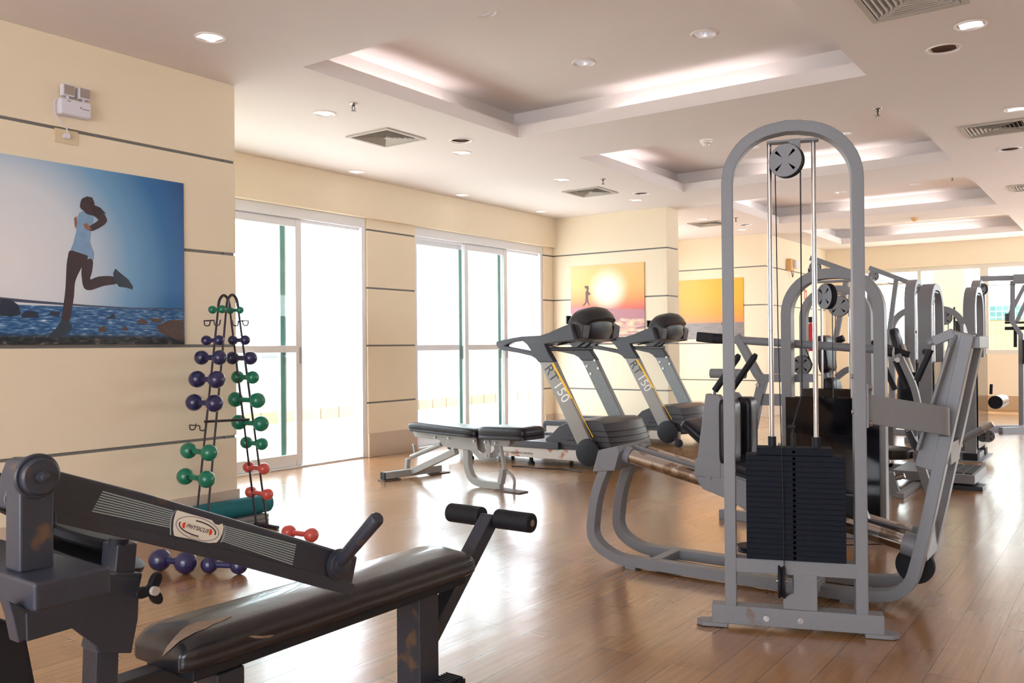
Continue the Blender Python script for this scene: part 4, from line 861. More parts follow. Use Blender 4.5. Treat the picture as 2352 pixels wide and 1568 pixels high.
# ============================================================ FOREGROUND BLACK MACHINE
bm_ = empty('plate_loaded_bench', (1.5, 1.8, 0), 'black plate-loaded bench machine in the foreground with long vinyl pad and stickered arm', 'gym machine')
def fp(mb, name, mt_=None, parent=None, **k): return mb.build(name, mt_ or DGREY, parent or bm_, **k)
def leather_torn():
    m, nt, b, N = new_mat('torn_black_vinyl', .3); L = nt.links.new; b.inputs['Coat Weight'].default_value = .3
    tc = N('ShaderNodeTexCoord'); n1 = N('ShaderNodeTexNoise'); mp = N('ShaderNodeMapping'); mp.inputs['Scale'].default_value = (4, 6, 3); L(tc.outputs['Object'], mp.inputs[0]); L(mp.outputs[0], n1.inputs['Vector']); n1.inputs['Scale'].default_value = 1.6; n1.inputs['Detail'].default_value = 3
    bp_ = N('ShaderNodeBump'); bp_.inputs['Strength'].default_value = .14; bp_.inputs['Distance'].default_value = .02; L(n1.outputs['Fac'], bp_.inputs['Height']); L(bp_.outputs[0], b.inputs['Normal']); b.inputs['Base Color'].default_value = S(27, 27, 35); return m
PADM = leather_torn()
px0, px1, pyc, pw = 1.165, 2.25, 1.862, .235
mb = MB(); n = 36; secs = []
for i in range(n+1):
    t = .5-.5*math.cos(math.pi*i/n); x = px0+(px1-px0)*t; e0 = min(t*(px1-px0), (1-t)*(px1-px0)); k = min(1, e0/.07); kk = math.sqrt(max(0, 1-(1-k)**2)); hw = pw/2*(.72+.28*kk); hh = .03+.046*kk
    secs.append([(x, pyc+a*hw, .415+b) for a, b in ((-.93,0),(-1,.006),(-1,.020),(-.975,.024),(-1,.03),(-.97,.03+(hh-.03)*.45),(-.84,.03+(hh-.03)*.8),(-.6,.03+(hh-.03)*.94),(-.3,hh),(0,hh+.004),(.3,hh),(.6,.03+(hh-.03)*.94),(.84,.03+(hh-.03)*.8),(.97,.03+(hh-.03)*.45),(1,.03),(.975,.024),(1,.020),(1,.006),(.93,0))])
m_ = len(secs[0]); vs = [p for s_ in secs for p in s_]; fs = [(m_*i+k, m_*i+(k+1)%m_, m_*(i+1)+(k+1)%m_, m_*(i+1)+k) for i in range(n) for k in range(m_)]+[tuple(range(m_)), tuple(range(m_*n, m_*(n+1)))]
mb.add(vs, fs); pad = fp(mb, 'bench_pad', PADM, ang=70)
# torn vinyl showing the cloth backing, draped on the pad surface
TORN = mat('torn_backing', S(150, 128, 112), .85, noise=.35, nscale=70)
from mathutils.bvhtree import BVHTree
_pb = MB(); _pb.add(vs, fs); _bvh = BVHTree.FromPolygons([tuple(v) for v in _pb.v], _pb.f)
def on_pad(up, lo, name):
    rows = 8; P_ = []; up = [lerp(a, b, k/4) for a, b in zip(up, up[1:]) for k in range(4)]+[up[-1]]; lo = [lerp(a, b, k/4) for a, b in zip(lo, lo[1:]) for k in range(4)]+[lo[-1]]; n_ = len(up)
    for k in range(rows+1):
        for a, b in zip(up, lo):
            u, v = lerp(a, b, k/rows); d = ray(u, v); h = _bvh.ray_cast(CAM, d.normalized()); p, nn = (h[0], h[1]) if h[0] else (CAM+d*2.2, Z)
            P_.append(p - d.normalized()*.0032)
    mb = MB(); mb.add(P_, [(k*n_+i, k*n_+i+1, (k+1)*n_+i+1, (k+1)*n_+i) for k in range(rows) for i in range(n_-1)]); return fp(mb, name, TORN, pad)
def lerp(a, b, t): return (a[0]+(b[0]-a[0])*t, a[1]+(b[1]-a[1])*t)
up_ = [(371,1508),(382,1486),(398,1466),(415,1448),(430,1436),(452,1428),(480,1424),(505,1420),(530,1413)]
lo_ = [(374,1506),(392,1490),(412,1472),(430,1462),(448,1452),(470,1444),(492,1432),(510,1426),(532,1415)]
on_pad(up_, lo_, 'tear')
on_pad([(572,1460),(585,1459),(600,1460),(618,1458),(628,1457)], [(573,1462),(585,1465),(600,1466),(618,1463),(628,1459)], 'tear')
# frame under the pad
fp(MB().box((1.0, pyc-.03, .355), (2.22, pyc+.03, .413)), 'spine_beam', bevel=.004)
fp(MB().box((1.2, pyc-.095, .385), (2.2, pyc+.095, .414)), 'pad_board', BLACKP, bevel=.003)
LX = at(965, 1500, 'Y', pyc-.05).x
fp(MB().box((LX, pyc-.05, 0), (LX+.09, pyc+.05, .385)), 'front_leg', bevel=.005)
fp(MB().box((1.3, pyc-.045, 0), (1.38, pyc+.045, .36)), 'rear_leg', bevel=.005)
tc_ = V((at(1125, 1188, 'Y', pyc).x, pyc, at(1125, 1188, 'Y', pyc).z))
a = V((2.12, pyc, .20)); fp(MB().sweep([V((LX+.08, pyc, .2)), tc_], .055, .05, Y), 'roller_arm', bevel=.004)
for s_ in (-1, 1): 
    q = MB().cyl(tc_+Y*s_*.032, tc_+Y*s_*.182, .034, 28); o = fp(q, 'foam_roller', BLACKR, bevel=.006)
fp(MB().cyl(tc_-Y*.183, tc_+Y*.183, .012, 12), 'roller_axle', STEEL)
q = at(1040, 1556, 'Z', .1); rib = MB()
for k in range(7): rib.box((q.x-.05+k*.012, q.y-.02, .06), (q.x-.044+k*.012, q.y+.05, .1))
rib.box((q.x-.06, q.y-.02, .0), (q.x+.04, q.y+.05, .09)); fp(rib, 'ribbed_foot', BLACKR, bevel=.002)
# the stickered arm
YA = 1.50
def aa(u, v, d=0): return at(u, v, 'Y', YA) + Y*d
arm = fp(MB().prism([aa(*q) for q in ((42,1057),(122,1078),(330,1131),(560,1198),(823,1277),(806,1366),(770,1358),(560,1300),(330,1246),(127,1200),(45,1172),(12,1170),(10,1144))], Y*.045), 'loading_arm', bevel=.006)
fp(MB().prism([aa(*q, -.004) for q in ((125,1176),(330,1218),(560,1272),(812,1340),(806,1366),(770,1358),(560,1300),(330,1246),(127,1200))], Y*.004), 'arm_lip', None, arm, bevel=.001)
# sticker bands, badge
SIL = mat('sticker_silver', S(160, 176, 182), .4)
def dec(pts, d, name, mt_, parent=arm): return MB().prism([aa(u, v, -.0008-d) for u, v in pts], Y*.0006).build(name, mt_, parent)
def lerp(a, b, t): return (a[0]+(b[0]-a[0])*t, a[1]+(b[1]-a[1])*t)
for (tl_, tr_, bl, brr) in (((236,1127),(398,1172),(209,1177),(390,1214)), ((513,1206),(680,1250),(508,1244),(671,1300))):
    sb = MB(); nS = 9
    for k in range(nS):
        t0, t1 = k/nS, (k+.52)/nS
        q = [lerp(tl_, bl, t0), lerp(tr_, brr, t0), lerp(tr_, brr, t1), lerp(tl_, bl, t1)]
        sb.prism([aa(u, v, -.0008) for u, v in q], Y*.0006)
    sb.build('stripe_sticker', SIL, arm)
DD = lambda l: [(380+x/13.07, 1160+y/13.07) for x, y in l]
bt = [(345,145),(520,195),(700,250),(1000,330),(1380,445),(1480,560),(1590,590),(1700,545),(1735,640),(1700,830),(1620,1010),(1530,1115),(1300,1130),(1100,1100),(700,1000),(350,940),(250,905),(225,700),(240,450),(300,230)]
badge = dec(DD(bt), .0002, 'badge', mat('badge_white', S(236, 234, 224), .4))
def ring2(cx, cy, rx, ry, ang, w_, d, name, mt_, a0=0, a1=360, taper=False):
    mb = MB(); n = 40; ca, sa = math.cos(ang), math.sin(ang); P_ = []
    for i in range(n+1):
        t = math.radians(a0+(a1-a0)*i/n); ww = w_*(math.sin(math.pi*i/n) if taper else 1)+2
        for k in (-ww, ww):
            x = (rx+k)*math.cos(t); y = (ry+k)*math.sin(t); u, v = DD([(cx+x*ca-y*sa, cy+x*sa+y*ca)])[0]; P_.append(aa(u, v, -.0016-d))
    mb.add(P_, [(2*i, 2*i+1, 2*i+3, 2*i+2) for i in range(n)]); mb.build(name, mt_, badge)
LIL = mat('badge_line', S(130, 120, 140), .5); DKI = mat('badge_ink', S(50, 34, 52), .5); REDI = mat('badge_red', S(240, 60, 30), .5)
A_ = math.atan2(.30, 1.0)*.95
ring2(945, 700, 660, 330, A_, 9, 0, 'badge_ring', LIL)
ring2(945, 690, 560, 215, A_, 16, .0001, 'badge_swoosh', DKI, -100, 12)
ring2(945, 700, 560, 215, A_, 16, .0001, 'badge_swoosh', DKI, 80, 195)
for cx, cy, s_ in ((560, 600, -1), (1320, 800, 1)):
    pts = []
    for i in range(13):
        t = -math.pi/2+math.pi*i/12; x = s_*80*math.cos(t)-s_*10; y = 95*math.sin(t); pts.append((cx+x*math.cos(.22)-y*math.sin(.22)*.9, cy+x*math.sin(.22)+y*math.cos(.22)))
    dec(DD(pts), .0012, 'badge_mark', REDI, badge)
c0 = aa(*DD([(640,615)])[0]); c1 = aa(*DD([(1250,780)])[0]); exx = (c1-c0).normalized(); eyy = (Z-exx*exx.z).normalized()
text('lettering', 'PHYSICUS', .0112, (c0+c1)/2-Y*.0016, exx, eyy, DKI, badge, extrude=.0002, shear=.3, space=1.08)
dec(DD([(740,905),(1030,985),(1025,1000),(735,925)]), .0012, 'badge_small_line', mat('badge_tan', S(190, 176, 150), .5), badge)
for l in ([(300,145),(200,260),(150,420),(125,620),(130,890),(165,890),(160,640),(180,430),(225,270),(315,150)], [(1750,590),(1790,700),(1740,900),(1640,1110),(1680,1110),(1770,920),(1800,700),(1775,600)]): dec(DD(l), .0002, 'badge_edge', SIL)
# rust patches are in the steel's material; the pivot post
YPst = 1.43
def pp(u, v, d=0): return at(u, v, 'Y', YPst) + Y*d
post = fp(MB().prism([pp(*q) for q in ((46,1075),(54,1056),(66,1053),(112,1053),(124,1062),(126,1080),(126,1296),(126,1306),(45,1318))], Y*.05), 'pivot_post', bevel=.005)
pv = pp(86, 1093); fp(MB().lathe(pv, -Y, [(-.004,0),(-.004,.036),(.001,.036),(.003,.034),(.003,.030),(.012,.030),(.015,.027),(.015,0)], 36), 'pivot_cap', None, bevel=0)
fp(MB().lathe(pv-Y*.015, -Y, [(0,.010),(.006,.0095),(.007,.006),(.013,.0055),(.014,0)], 16), 'pivot_bolt', DGREY)
# peg for plates
b0 = aa(775, 1295, -.002); fp(MB().lathe(b0, -Y, [(0,.036),(.006,.036),(.008,.030),(.012,.029),(.014,.022),(.02,.021),(.022,0)], 30), 'peg_flange', None)
p1 = None
for k in range(1, 40):
    yy = YA-.002-k*.01; c = at(868, 1188, 'Y', yy)
    if (c-b0).length > .19: p1 = c; break
p1 = p1 or at(868, 1188, 'Y', YA-.15)
pg = (p1-b0).normalized(); fp(MB().tube([b0, p1-pg*.006, p1], [.0155, .0165, .013], 24), 'loading_peg', None)
# platform box, hanging bracket, column plate, telescopic post, knob
zt = .80; cF = at(79, 1340, 'Z', zt); cR = at(250, 1299, 'Z', zt); x0, yF = cF.x, cF.y; x1 = cR.x
hb_ = .80-(at(79, 1409, 'Y', yF).z); 
fp(MB().box((x0, yF, zt-hb_), (x1, 1.95, zt)), 'platform_box', bevel=.006)
fp(MB().prism([at(u, v, 'Y', yF+.03) for u, v in ((18,1380),(78,1402),(60,1408),(62,1470),(42,1478),(30,1420))], Y*.03), 'hanging_bracket', bevel=.003)
YC = 1.72
def cc(u, v, d=0): return at(u, v, 'Y', YC) + Y*d
fp(MB().prism([cc(*q) for q in ((60,1400),(245,1340),(248,1318),(322,1330),(318,1420),(303,1500),(228,1500),(222,1484),(168,1443),(62,1474))], Y*.012), 'gusset_plate', bevel=.003)
def cbox(u0, u1, v0, v1, w_, name, **k):
    a = cc((u0+u1)/2, v0, .04); b = at((u0+u1)/2+(v1-v0)*-.0, v1, 'Y', YC+.04); wd = (cc(u1, v0)-cc(u0, v0)).length
    b = V((a.x, a.y, b.z)) if name != 'x' else b
    return fp(MB().sweep([a, b], w_, wd, Y), name, **k)
fp(MB().sweep([cc(300, 1250, .04), cc(292, 1345, .04)], .06, .045, Y), 'telescopic_tube', bevel=.004)
fp(MB().cyl(cc(292, 1240, .03), cc(290, 1256, .03), .020, 18), 'tube_stop', BLACKR)
fp(MB().sweep([cc(300, 1315, .04), cc(262, 1500, .04)], .075, .062, Y), 'sleeve', bevel=.004)
bt_ = cc(256, 1490, .04); fp(MB().sweep([bt_, V((bt_.x-.02, bt_.y, .0))], .055, .05, Y), 'lower_post', bevel=.004)
fp(MB().box((bt_.x-.05, bt_.y-.3, 0), (bt_.x+.04, bt_.y+.3, .05)), 'floor_bar', bevel=.005)
kc = cc(331, 1350, -.03); kn = fp(MB().cyl(kc+Y*.012-X*.022, kc, .008, 10), 'knob_stem', STEEL)
kb = MB(); kb.lathe(kc, -Y, [(-.012,0),(-.012,.013),(.0,.014),(.004,.012),(.004,0)], 20)
st_ = []
for k in range(48):
    t = 2*math.pi*k/48; rr = .012+.026*(.5+.5*math.cos(3*(t-math.radians(62))))**1.25; st_.append(kc+V((math.cos(t)*rr, -.004, math.sin(t)*rr)))
kb.prism(st_, Y*.016)
fp(kb, 'knob', BLACKR, bevel=.003); fp(MB().cyl(kc-Y*.0, kc-Y*.0145, .0095, 18), 'knob_cap', mat('cap_white', S(196, 190, 184), .4))
# tall dark base column at lower left and back lever
fp(MB().prism([at(u, v, 'Y', 1.75) for u, v in ((-60,1400),(60,1440),(85,1568),(105,1700),(-60,1700))], Y*.06), 'base_column', BLACKP, bevel=.01)
fp(MB().prism([at(u, v, 'Y', 1.85) for u, v in ((-60,1040),(0,1082),(45,1120),(130,1190),(135,1230),(60,1200),(-60,1140))], Y*.05), 'rear_lever', BLACKP, bevel=.006)
o = at(190, 1232, 'Y', 1.9)
fp(MB().lathe(V((o.x, o.y, o.z)), V((.35, -.2, 1)), [(0,0),(0,.10),(.006,.108),(.018,.108),(.024,.10),(.024,0)], 36), 'plate_disc', BLACKP)
fp(MB().lathe(V((o.x+.01, o.y, o.z-.05)), V((.35, -.2, 1)), [(0,0),(0,.115),(.008,.12),(.02,.12),(.026,.10),(.026,0)], 36), 'plate_disc', BLACKP)
# ============================================================ MACHINES FARTHER BACK
SHRD = bpy.data.materials.new('smoked_acrylic'); SHRD.use_nodes = True
_b = SHRD.node_tree.nodes['Principled BSDF']; _b.inputs['Base Color'].default_value = S(14, 14, 24); _b.inputs['Roughness'].default_value = .08; _b.inputs['Alpha'].default_value = .86
CREAMP = mat('vinyl_sunlit_side', S(40, 38, 44), .3)
def gx(x): return lambda u, v: at(u, v, 'X', x)
def gy(y): return lambda u, v: at(u, v, 'Y', y)
def arch_tower(m, c, wd, width, top, tw=.05, dp=.07, rad=None, base_h=.06, z_stack=(.27, .66), n_pl=12, shroud=None, pull=True, base=True, ext=.08, rods=True, mt_=GREY):
    c = V((*c, 0)); wd = V(wd).normalized(); d = Z.cross(wd); hw = width/2-tw/2; rad = rad or hw*.92
    B = lambda mb, nm, mm=None, **k: mb.build(nm, mm or mt_, m, **k)
    zt = top-tw/2; P_ = [c-wd*hw+Z*base_h, c-wd*hw+Z*(zt-rad)] + arc(c-wd*(hw-rad)+Z*(zt-rad), rad, wd, Z, 180, 90, 9)[1:] + arc(c+wd*(hw-rad)+Z*(zt-rad), rad, wd, Z, 90, 0, 9) + [c+wd*hw+Z*base_h]
    B(MB().sweep(P_, dp, tw, d), 'arch_frame', bevel=.004)
    if base: B(MB().sweep([c-wd*(width/2+ext)+Z*.03, c+wd*(width/2+ext)+Z*.03], dp, .06, d), 'base_beam', bevel=.004)
    if rods:
        B(MB().sweep([c-wd*hw*.75+Z*(zt-tw*.75), c+wd*hw*.75+Z*(zt-tw*.75)], dp*.8, .012, d), 'rod_bracket')
        for s_ in (-.11, .11): B(MB().cyl(c+wd*s_+Z*z_stack[0], c+wd*s_+Z*(zt-tw*.7), .009, 10), 'guide_rod', CHROME)
        B(MB().sweep([c-wd*hw+Z*(z_stack[0]-.03), c+wd*hw+Z*(z_stack[0]-.03)], dp, .05, d), 'stack_shelf', bevel=.003)
        h = (z_stack[1]-z_stack[0])/n_pl
        for i in range(n_pl): B(MB().sweep([c-wd*hw*.68+Z*(z_stack[0]+h*(i+.5)), c+wd*hw*.68+Z*(z_stack[0]+h*(i+.5))], .1, h-.0016, d), 'weight_plate', PLATE, bevel=.0015, seg=1)
        B(MB().cyl(c+Z*z_stack[1], c+Z*(zt-.12), .003, 6), 'cable', CABLE)
    if isinstance(pull, tuple): pulley(m, c+wd*pull[2]+Z*pull[1], pull[3], pull[0])
    elif pull: pulley(m, c+Z*(zt-.10), d, .055)
    if shroud:
        for s_ in (-1, 1): B(MB().sweep([c+d*s_*(dp/2+.012)+Z*shroud[0], c+d*s_*(dp/2+.012)+Z*shroud[1]], hw*2, .005, wd), 'shroud', SHRD)
# --- machine with the long padded cross bar, directly behind the leg press
m2 = empty('chest_press_machine', (5.5, 1.5, 0), 'grey press machine behind the leg press, with arched tower, smoked shroud and long cross bar', 'gym machine')
arch_tower(m2, (5.37, 1.478), (0, -1, 0), .602, 1.60, tw=.062, dp=.075, shroud=(.12, .825), z_stack=(.2, .6), rad=.235, pull=(.078, 1.434, -.03, V((.77, -.65, 0))))
B2 = lambda mb, nm, mm=None, **k: mb.build(nm, mm or GREY, m2, **k)
g = gx(5.5)
B2(MB().cyl(g(1640,777), g(2030,803), .026, 20), 'cross_bar')
B2(MB().sweep([g(1603,773), g(1642,777)], .065, .065, X), 'bar_end_block', BLACKR, bevel=.008)
B2(MB().cyl(g(1640,777), g(1668,778), .034, 20), 'bar_sleeve', BLACKR)
B2(MB().cyl(g(2018,805), g(2052,808), .030, 20), 'bar_socket', DGREY)
B2(MB().sweep(fillet([g(1692,770), g(1745,868), g(1870,868)], .03), .05, .05, X), 'link_arm', bevel=.004)
B2(MB().sweep(fillet([g(1753,872), g(1740,925), g(1708,1090), V((5.5, 2.2, .03))], .05), .055, .055, X), 'slanted_leg', bevel=.004)
B2(MB().sweep([V((5.5, 2.25, .03)), V((5.5, 1.5, .03))], .06, .06, X), 'base_beam', bevel=.004)
B2(MB().sweep([g(1737,917), g(1800,918)], .012, .075, X), 'flat_bracket'); B2(MB().sweep([g(1738,905), g(1738,930)], .04, .012, X), 'flat_bracket')
B2(MB().sweep([gx(5.62)(1787,798), gx(5.62)(1787,858)], .06, .05, Y), 'adjuster_block', bevel=.003)
B2(MB().cyl(gx(5.42)(1633,857), gx(5.42)(1712,858), .031, 20), 'stub_tube')
B2(MB().cyl(g(1745,883)-X*.03, g(1745,883)-X*.045, .013, 8), 'bolt', STEEL)
pulley(m2, gx(5.62)(1842,838), X, .062)
B2(MB().sweep([gx(5.62)(1842,850), gx(5.62)(1845,872)], .04, .05, X), 'pulley_bracket')
B2(MB().tube([gx(5.62)(1851,802), gx(5.62)(1866,838)], .004, 6), 'cable', CABLE)
cu = MB(); cushion(cu, V((5.95, 1.62, .43)), X, Y, Z, .42, .36, .07, p=6); B2(cu, 'seat_pad', LEATH)
B2(MB().sweep([V((5.95, 1.62, .03)), V((5.95, 1.62, .43))], .06, .06, Y), 'seat_post', bevel=.003)
B2(MB().sweep([V((5.4, 1.62, .03)), V((6.4, 1.62, .03))], .06, .06, Y), 'base_beam', bevel=.003)
# --- second arched machine, with side-on pads
m3 = empty('pulldown_machine', (7.4, 1.95, 0), 'grey arched machine in the middle distance, second arch seen inside the press tower', 'gym machine')
arch_tower(m3, (7.3, 1.985), (0, -1, 0), .565, 1.62, tw=.055, dp=.08, shroud=(.12, .78), rad=.23, pull=(.085, 1.452, .03, V((1, .1, 0))))
B3 = lambda mb, nm, mm=None, **k: mb.build(nm, mm or GREY, m3, **k)
h = gx(7.9)
def slab(p0, p1, lx, th, nm, mt_=LEATH, B=B3, dirn=X):
    ex = (p1-p0).normalized(); ez = ex.cross(dirn).normalized(); cu = MB(); cushion(cu, (p0+p1)/2-ez*th/2, ex, dirn, ez, (p1-p0).length, lx, th, p=6); return B(cu, nm, mt_)
slab(h(1893,770), h(1905,855), .30, .09, 'upper_back_pad'); slab(h(1909,866), h(1934,985), .30, .09, 'lower_back_pad')
B3(MB().sweep([h(1878,790), h(1905,900), h(1925,1010)], .05, .05, X), 'pad_spine')
B3(MB().tube([h(1921,783), h(1938,776)], .03, 14), 'hand_grip', BLACKR)
B3(MB().sweep(fillet([h(1922,866), h(1945,848), h(1968,846)], .1), .05, .05, X), 'curved_brace')
cu = MB(); cushion(cu, V((7.75, 1.98, .42)), X, Y, Z, .4, .4, .07, p=6); B3(cu, 'seat_pad', LEATH)
B3(MB().sweep([V((7.75, 1.98, .03)), V((7.75, 1.98, .42))], .06, .06, Y), 'seat_post', bevel=.003)
B3(MB().sweep([V((7.3, 1.98, .03)), V((8.02, 1.98, .03))], .07, .06, Y), 'base_beam', bevel=.003)
# round seat, levers and ribbed foot plate on its right
f = gx(7.0)
m5 = empty('hip_machine', (7.4, 1.5, 0), 'low grey machine with round black seat, curved levers and ribbed foot plate', 'gym machine')
B5 = lambda mb, nm, mm=None, **k: mb.build(nm, mm or GREY, m5, **k)
sc = f(2048,1036); B5(MB().lathe(sc, Z, [(-.05,0),(-.05,.12),(-.04,.15),(0,.155),(.02,.15),(.03,.12),(.032,0)], 30), 'round_seat', LEATH)
B5(MB().cyl(V((sc.x, sc.y, .25)), sc-Z*.05, .018, 12), 'seat_stem', CHROME)
B5(MB().sweep([f(2044,1085), f(2073,1180)], .05, .06, X), 'slanted_leg', bevel=.004)
B5(MB().sweep([V((6.9, f(2073,1180).y, .02)), V((7.9, f(2073,1180).y, .02))], .06, .04, Y), 'floor_beam', bevel=.003)
B5(MB().sweep([f(2104,1035), f(2135,1130)], .05, .06, X), 'slanted_leg', bevel=.004)
l2 = gx(7.3)
B5(MB().sweep(spline([l2(2064,812), l2(2082,850), l2(2098,885), l2(2109,930), l2(2124,1030)], 4), .05, .045, X), 'curved_lever', bevel=.004)
B5(MB().tube(spline([l2(2086,990), l2(2100,1020), l2(2118,1040), l2(2128,1033)], 4), .028, 12), 'lever_tube', DGREY)
for a, b in (((2057,828), (2082,890)), ((2030,838), (2056,895))): B5(MB().tube([l2(*a), l2(*b)], .022, 14), 'roller_grip', BLACKR)
B5(MB().tube([l2(1985,785), l2(2042,800), l2(2090,815)], [.03, .03, .024], 14), 'padded_bar', BLACKR)
B5(MB().cyl(l2(2064,826)-X*.03, l2(2064,826)-X*.04, .02, 12), 'pivot', STEEL)
pl0 = V((7.95, 1.30, 0)); 
B5(MB().box((7.55, 1.02, .05), (8.2, 1.62, .12)), 'foot_platform', bevel=.004)
B5(MB().box((7.58, .97, .0), (7.78, 1.3, .03)), 'floor_foot', DGREY, bevel=.003)
for k in range(4): B5(MB().box((7.6, 1.045+k*.07, .12), (8.15, 1.10+k*.07, .127)), 'tread_strip', BLACKR)
B5(MB().sweep([V((7.7, 1.6, .06)), V((7.62, 1.68, .06))], .07, .08, Z), 'base_beam', bevel=.003)
B5(MB().cyl(f(2055,1098), f(2078,1092), .02, 12), 'adjust_pin', STEEL)
# --- side-on arch machines along the aisle
m6 = empty('cable_tower_machine', (8.45, 1.45, 0), 'grey side-on arched weight tower with round hole, left of the two in the right background', 'gym machine')
arch_tower(m6, (8.45, 1.47), (1, 0, 0), .62, 1.67, tw=.06, dp=.105, rad=.24, shroud=(.1, .98), z_stack=(.2, .55))
B6 = lambda mb, nm, mm=None, **k: mb.build(nm, mm or GREY, m6, **k)
q = gx(8.13)(2126,808); B6(MB().lathe(q, -X, [(-.01,.0),(-.01,.026),(.02,.026),(.02,.019),(.0,.019),(.0,0)], 20), 'socket_tube', DGREY)
cu = MB(); cushion(cu, V((8.4, 1.82, .42)), X, Y, Z, .4, .36, .07, p=6); B6(cu, 'seat_pad', LEATH)
slab(gx(8.6)(2078,880), gx(8.6)(2100,880)-Z*.33, .3, .08, 'back_pad', LEATH, B6) if False else None
B6(MB().sweep([V((8.4, 1.82, .03)), V((8.4, 1.82, .42))], .06, .06, Y), 'seat_post'); B6(MB().sweep([V((8.4, 1.5, .03)), V((8.4, 2.05, .03))], .06, .06, X), 'base_beam')
cu = MB(); cushion(cu, gx(8.9)(2102,905), Z, Y, -X, .42, .30, .08, p=5); B6(cu, 'back_pad', LEATH)
B6(MB().sweep([gx(8.95)(2102,1000), gx(8.95)(2102,860)], .05, .05, Y), 'pad_post')
m7 = empty('leg_curl_machine', (9.75, 1.3, 0), 'grey side-on arched machine nearest the right aisle, with rollers and black base shoes', 'gym machine')
arch_tower(m7, (9.76, 1.31), (1, 0, 0), .64, 1.70, tw=.06, dp=.105, rad=.24, shroud=(.12, 1.0), z_stack=(.2, .55), ext=.0)
B7 = lambda mb, nm, mm=None, **k: mb.build(nm, mm or GREY, m7, **k)
B7(MB().box((9.42, 1.245, .0), (9.56, 1.375, .075)), 'base_shoe', BLACKR, bevel=.006); B7(MB().box((9.97, 1.245, .0), (10.11, 1.375, .075)), 'base_shoe', BLACKR, bevel=.006)
B7(MB().box((9.38, 1.2, .0), (10.15, 1.42, .008)), 'floor_plate')
k9 = gx(9.6)
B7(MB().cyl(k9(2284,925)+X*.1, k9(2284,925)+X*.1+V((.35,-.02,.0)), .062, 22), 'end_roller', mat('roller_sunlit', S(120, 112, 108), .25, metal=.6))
B7(MB().cyl(k9(2284,925)+X*.07, k9(2284,925)+X*.1, .064, 22), 'roller_cap', BLACKR)
B7(MB().tube([k9(2277,882), k9(2276,905)], .014, 12), 'small_grip', BLACKR)
B7(MB().tube([gx(9.2)(2185,1023), gx(9.2)(2258,985)], .035, 14), 'swing_arm')
B7(MB().tube([gx(9.2)(2258,985), gx(9.2)(2281,973)], .03, 14), 'ankle_roller', mat('roller_light', S(170, 160, 150), .3))
pulley(m7, V((9.95, 1.22, .20)), X, .06)
B7(MB().sweep([V((9.55, 1.35, .04)), V((9.55, 1.95, .04))], .07, .07, X), 'base_beam', bevel=.003)
B7(MB().sweep([V((10.0, 1.35, .04)), V((10.0, 1.95, .04))], .07, .07, X), 'base_beam', bevel=.003)
cu = MB(); cushion(cu, V((9.78, 1.66, .5)), X, Y, Z, .45, .5, .08, p=8); B7(cu, 'bench_pad', LEATH)
B7(MB().sweep([V((9.78, 1.66, .04)), V((9.78, 1.66, .5))], .07, .07, X), 'seat_post')
# --- lat machines with sloping cable arms
def lat(cx, cy, A, Bq, nm_label, post_u, xx, low):
    m = empty('lat_machine', (cx, cy, 0), nm_label, 'gym machine'); Bn = lambda mb, nm, mm=None, **k: mb.build(nm, mm or GREY, m, **k)
    a = gx(xx)(*A); b = gx(xx)(*Bq); Bn(MB().sweep([a, b], .06, .055, X), 'cable_arm', bevel=.004)
    e = (b-a).normalized(); pulley(m, a+e*.05-Z*.085, X, .062)
    Bn(MB().sweep([a+e*.03, a+e*.03-Z*.10], .05, .03, X), 'pulley_bracket')
    Bn(MB().tube([a+e*.12-Z*.1, b-Z*.08], .004, 6), 'cable', CABLE)
    Bn(MB().tube([a-e*.02-Z*.12, a-e*.02-Z*.2], .012, 8).tube([a-e*.02-Z*.2, a-e*.02-Z*.27], .006, 6), 'snap_hook', DGREY)
    Bn(MB().sweep([b-e*.25-Z*.02, V((xx, (b-e*.25).y+low, .03))], .05, .05, X), 'slanted_post', bevel=.003)
    return m, Bn, b
m8, B8, b8 = lat(9.6, 2.4, (1862,592), (2000,642), 'grey lat pulldown machine with sloping arm above the press tower arch', None, 9.5, .35)
B8(MB().sweep([b8, V((9.5, b8.y, .03))], .10, .06, X), 'upright', bevel=.004); B8(MB().sweep([V((9.5, 2.15, .03)), V((9.5, 3.2, .03))], .07, .06, X), 'base_beam')
cu = MB(); cushion(cu, V((9.5, 2.75, .45)), X, Y, Z, .4, .34, .07, p=6); B8(cu, 'seat_pad', LEATH); B8(MB().sweep([V((9.5, 2.75, .03)), V((9.5, 2.75, .45))], .05, .05, X), 'seat_post')
m9, B9, b9 = lat(11.2, 2.2, (1997,615), (2106,655), 'grey lat pulldown machine with sloping arm before the far windows', None, 11.2, .25)
arch_tower(m9, (11.2, 2.13), (1, 0, 0), .6, 1.90, tw=.06, dp=.11, rad=.24, shroud=(.1, .95), z_stack=(.2, .55))
q = gx(11.0)(2102,762); B9(MB().lathe(q-X*.01, -X, [(-.01,0),(-.01,.02),(.015,.02),(.015,0)], 14), 'round_socket', BLACKR)
cu = MB(); cushion(cu, gx(10.9)(2072,800), (gx(10.9)(2060,760)-gx(10.9)(2085,850)).normalized(), X, (gx(10.9)(2060,760)-gx(10.9)(2085,850)).normalized().cross(X), .5, .3, .08, p=6); B9(cu, 'back_pad', LEATH)
B9(MB().sweep([gx(10.95)(2078,790), gx(10.95)(2105,870)], .30, .03, X), 'pad_board', mat('pad_board_grey', S(176, 170, 160), .5)); B9(MB().sweep([gx(10.95)(2090,830), V((10.95, gx(10.95)(2090,830).y, .03))], .06, .06, X), 'pad_post')
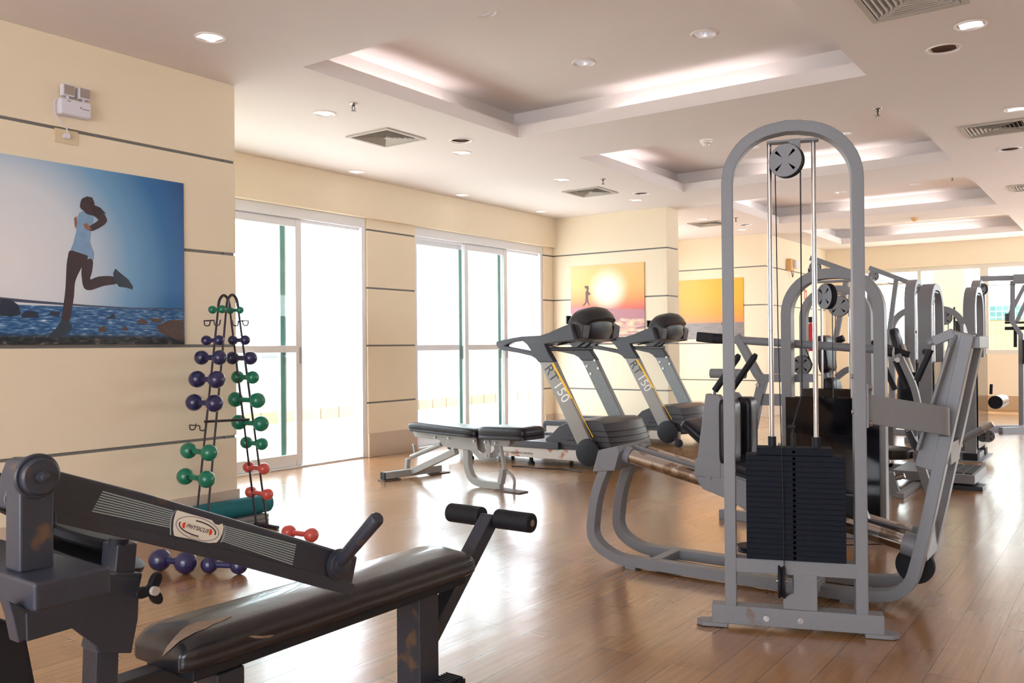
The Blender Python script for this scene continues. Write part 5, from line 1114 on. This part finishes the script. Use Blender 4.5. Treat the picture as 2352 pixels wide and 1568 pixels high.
# --- wide double cable frame
m10 = empty('cable_crossover_machine', (11.6, 1.9, 0), 'wide grey rounded frame with two top pulleys in front of the far windows', 'gym machine')
w10 = gx(11.78); yl, yr = w10(2042,800).y, w10(2222,800).y
arch_tower(m10, (11.78, (yl+yr)/2), (0, -1, 0), yl-yr, w10(2130,703).z, tw=.07, dp=.07, rad=.27, rods=False, pull=False)
B10 = lambda mb, nm, mm=None, **k: mb.build(nm, mm or GREY, m10, **k)
for u in (2105, 2170):
    pulley(m10, w10(u, 730), X, .085); B10(MB().tube([w10(u+8,735), w10(u+8,900)], .005, 6), 'cable', CABLE)
B10(MB().cyl(w10(2192,705), w10(2192,900), .012, 8), 'guide_rod', DGREY)
# --- far right lat / rowing machine
m11 = empty('high_row_machine', (13.8, 1.5, 0), 'grey-brown pulley machine at the right edge with top beam, diagonal arms and floor frame', 'gym machine')
w11 = gx(13.8); B11 = lambda mb, nm, mm=None, **k: mb.build(nm, mm or GREY, m11, **k)
wa = gx(12.4)
arch_tower(m11, (12.65, wa(2240,700).y), (1, 0, 0), .62, wa(2240,641).z, tw=.07, dp=.10, rad=.24, shroud=(.1, 1.0), z_stack=(.2, .55), pull=False)
pulley(m11, gx(12.6)(2256,664), X*.8-Y*.6, .075)
w = gx(13.0)
B11(MB().sweep([w(2252,640), w(2400,636)], .06, .065, X), 'top_beam', bevel=.004)
B11(MB().sweep([w(2328,641), w(2410,638)], .12, .12, X), 'head_block', bevel=.006)
B11(MB().sweep([w(2326,645), w(2326,740), w(2345,768), w(2346,975)], .06, .055, X), 'main_post', bevel=.004)
B11(MB().sweep([w(2354,655), w(2318,725)], .05, .045, X), 'diagonal_arm', bevel=.003); B11(MB().sweep([w(2362,680), w(2335,740)], .05, .045, X), 'diagonal_arm', bevel=.003)
B11(MB().sweep([w(2314,720), w(2314,738)], .08, .05, X), 'arm_end_block', DGREY, bevel=.003)
for v in (741, 754): B11(MB().tube([w(2308,v), w(2380,v-1)], .014 if v == 741 else .022, 12), 'handle_bar', BLACKP)
B11(MB().tube([w(2332,745), w(2332,797)], .02, 12), 'hanging_grip', BLACKR)
B11(MB().sweep([w(2346,775), w(2385,775)], .3, .05, Z), 'weight_housing', DGREY) if False else None
B11(MB().sweep([w(2362,780), w(2362,835)], .14, .12, X), 'weight_housing', BLACKP, bevel=.005)
zf = .035; p0 = at(2262, 972, 'Z', zf); p1 = at(2420, 982, 'Z', zf)
B11(MB().sweep([V((p0.x-1.0, p0.y-.3, zf)), V((13.1, w(2420,900).y, zf))], .08, .07, Z), 'base_beam', bevel=.003)
B11(MB().sweep([V((13.0, w(2346,900).y, zf)), V((12.65, wa(2240,700).y, zf))], .08, .07, Z), 'base_beam', bevel=.003)
B11(MB().tube([gx(12.6)(2262,655), w(2345,653)], .004, 6), 'cable', CABLE)
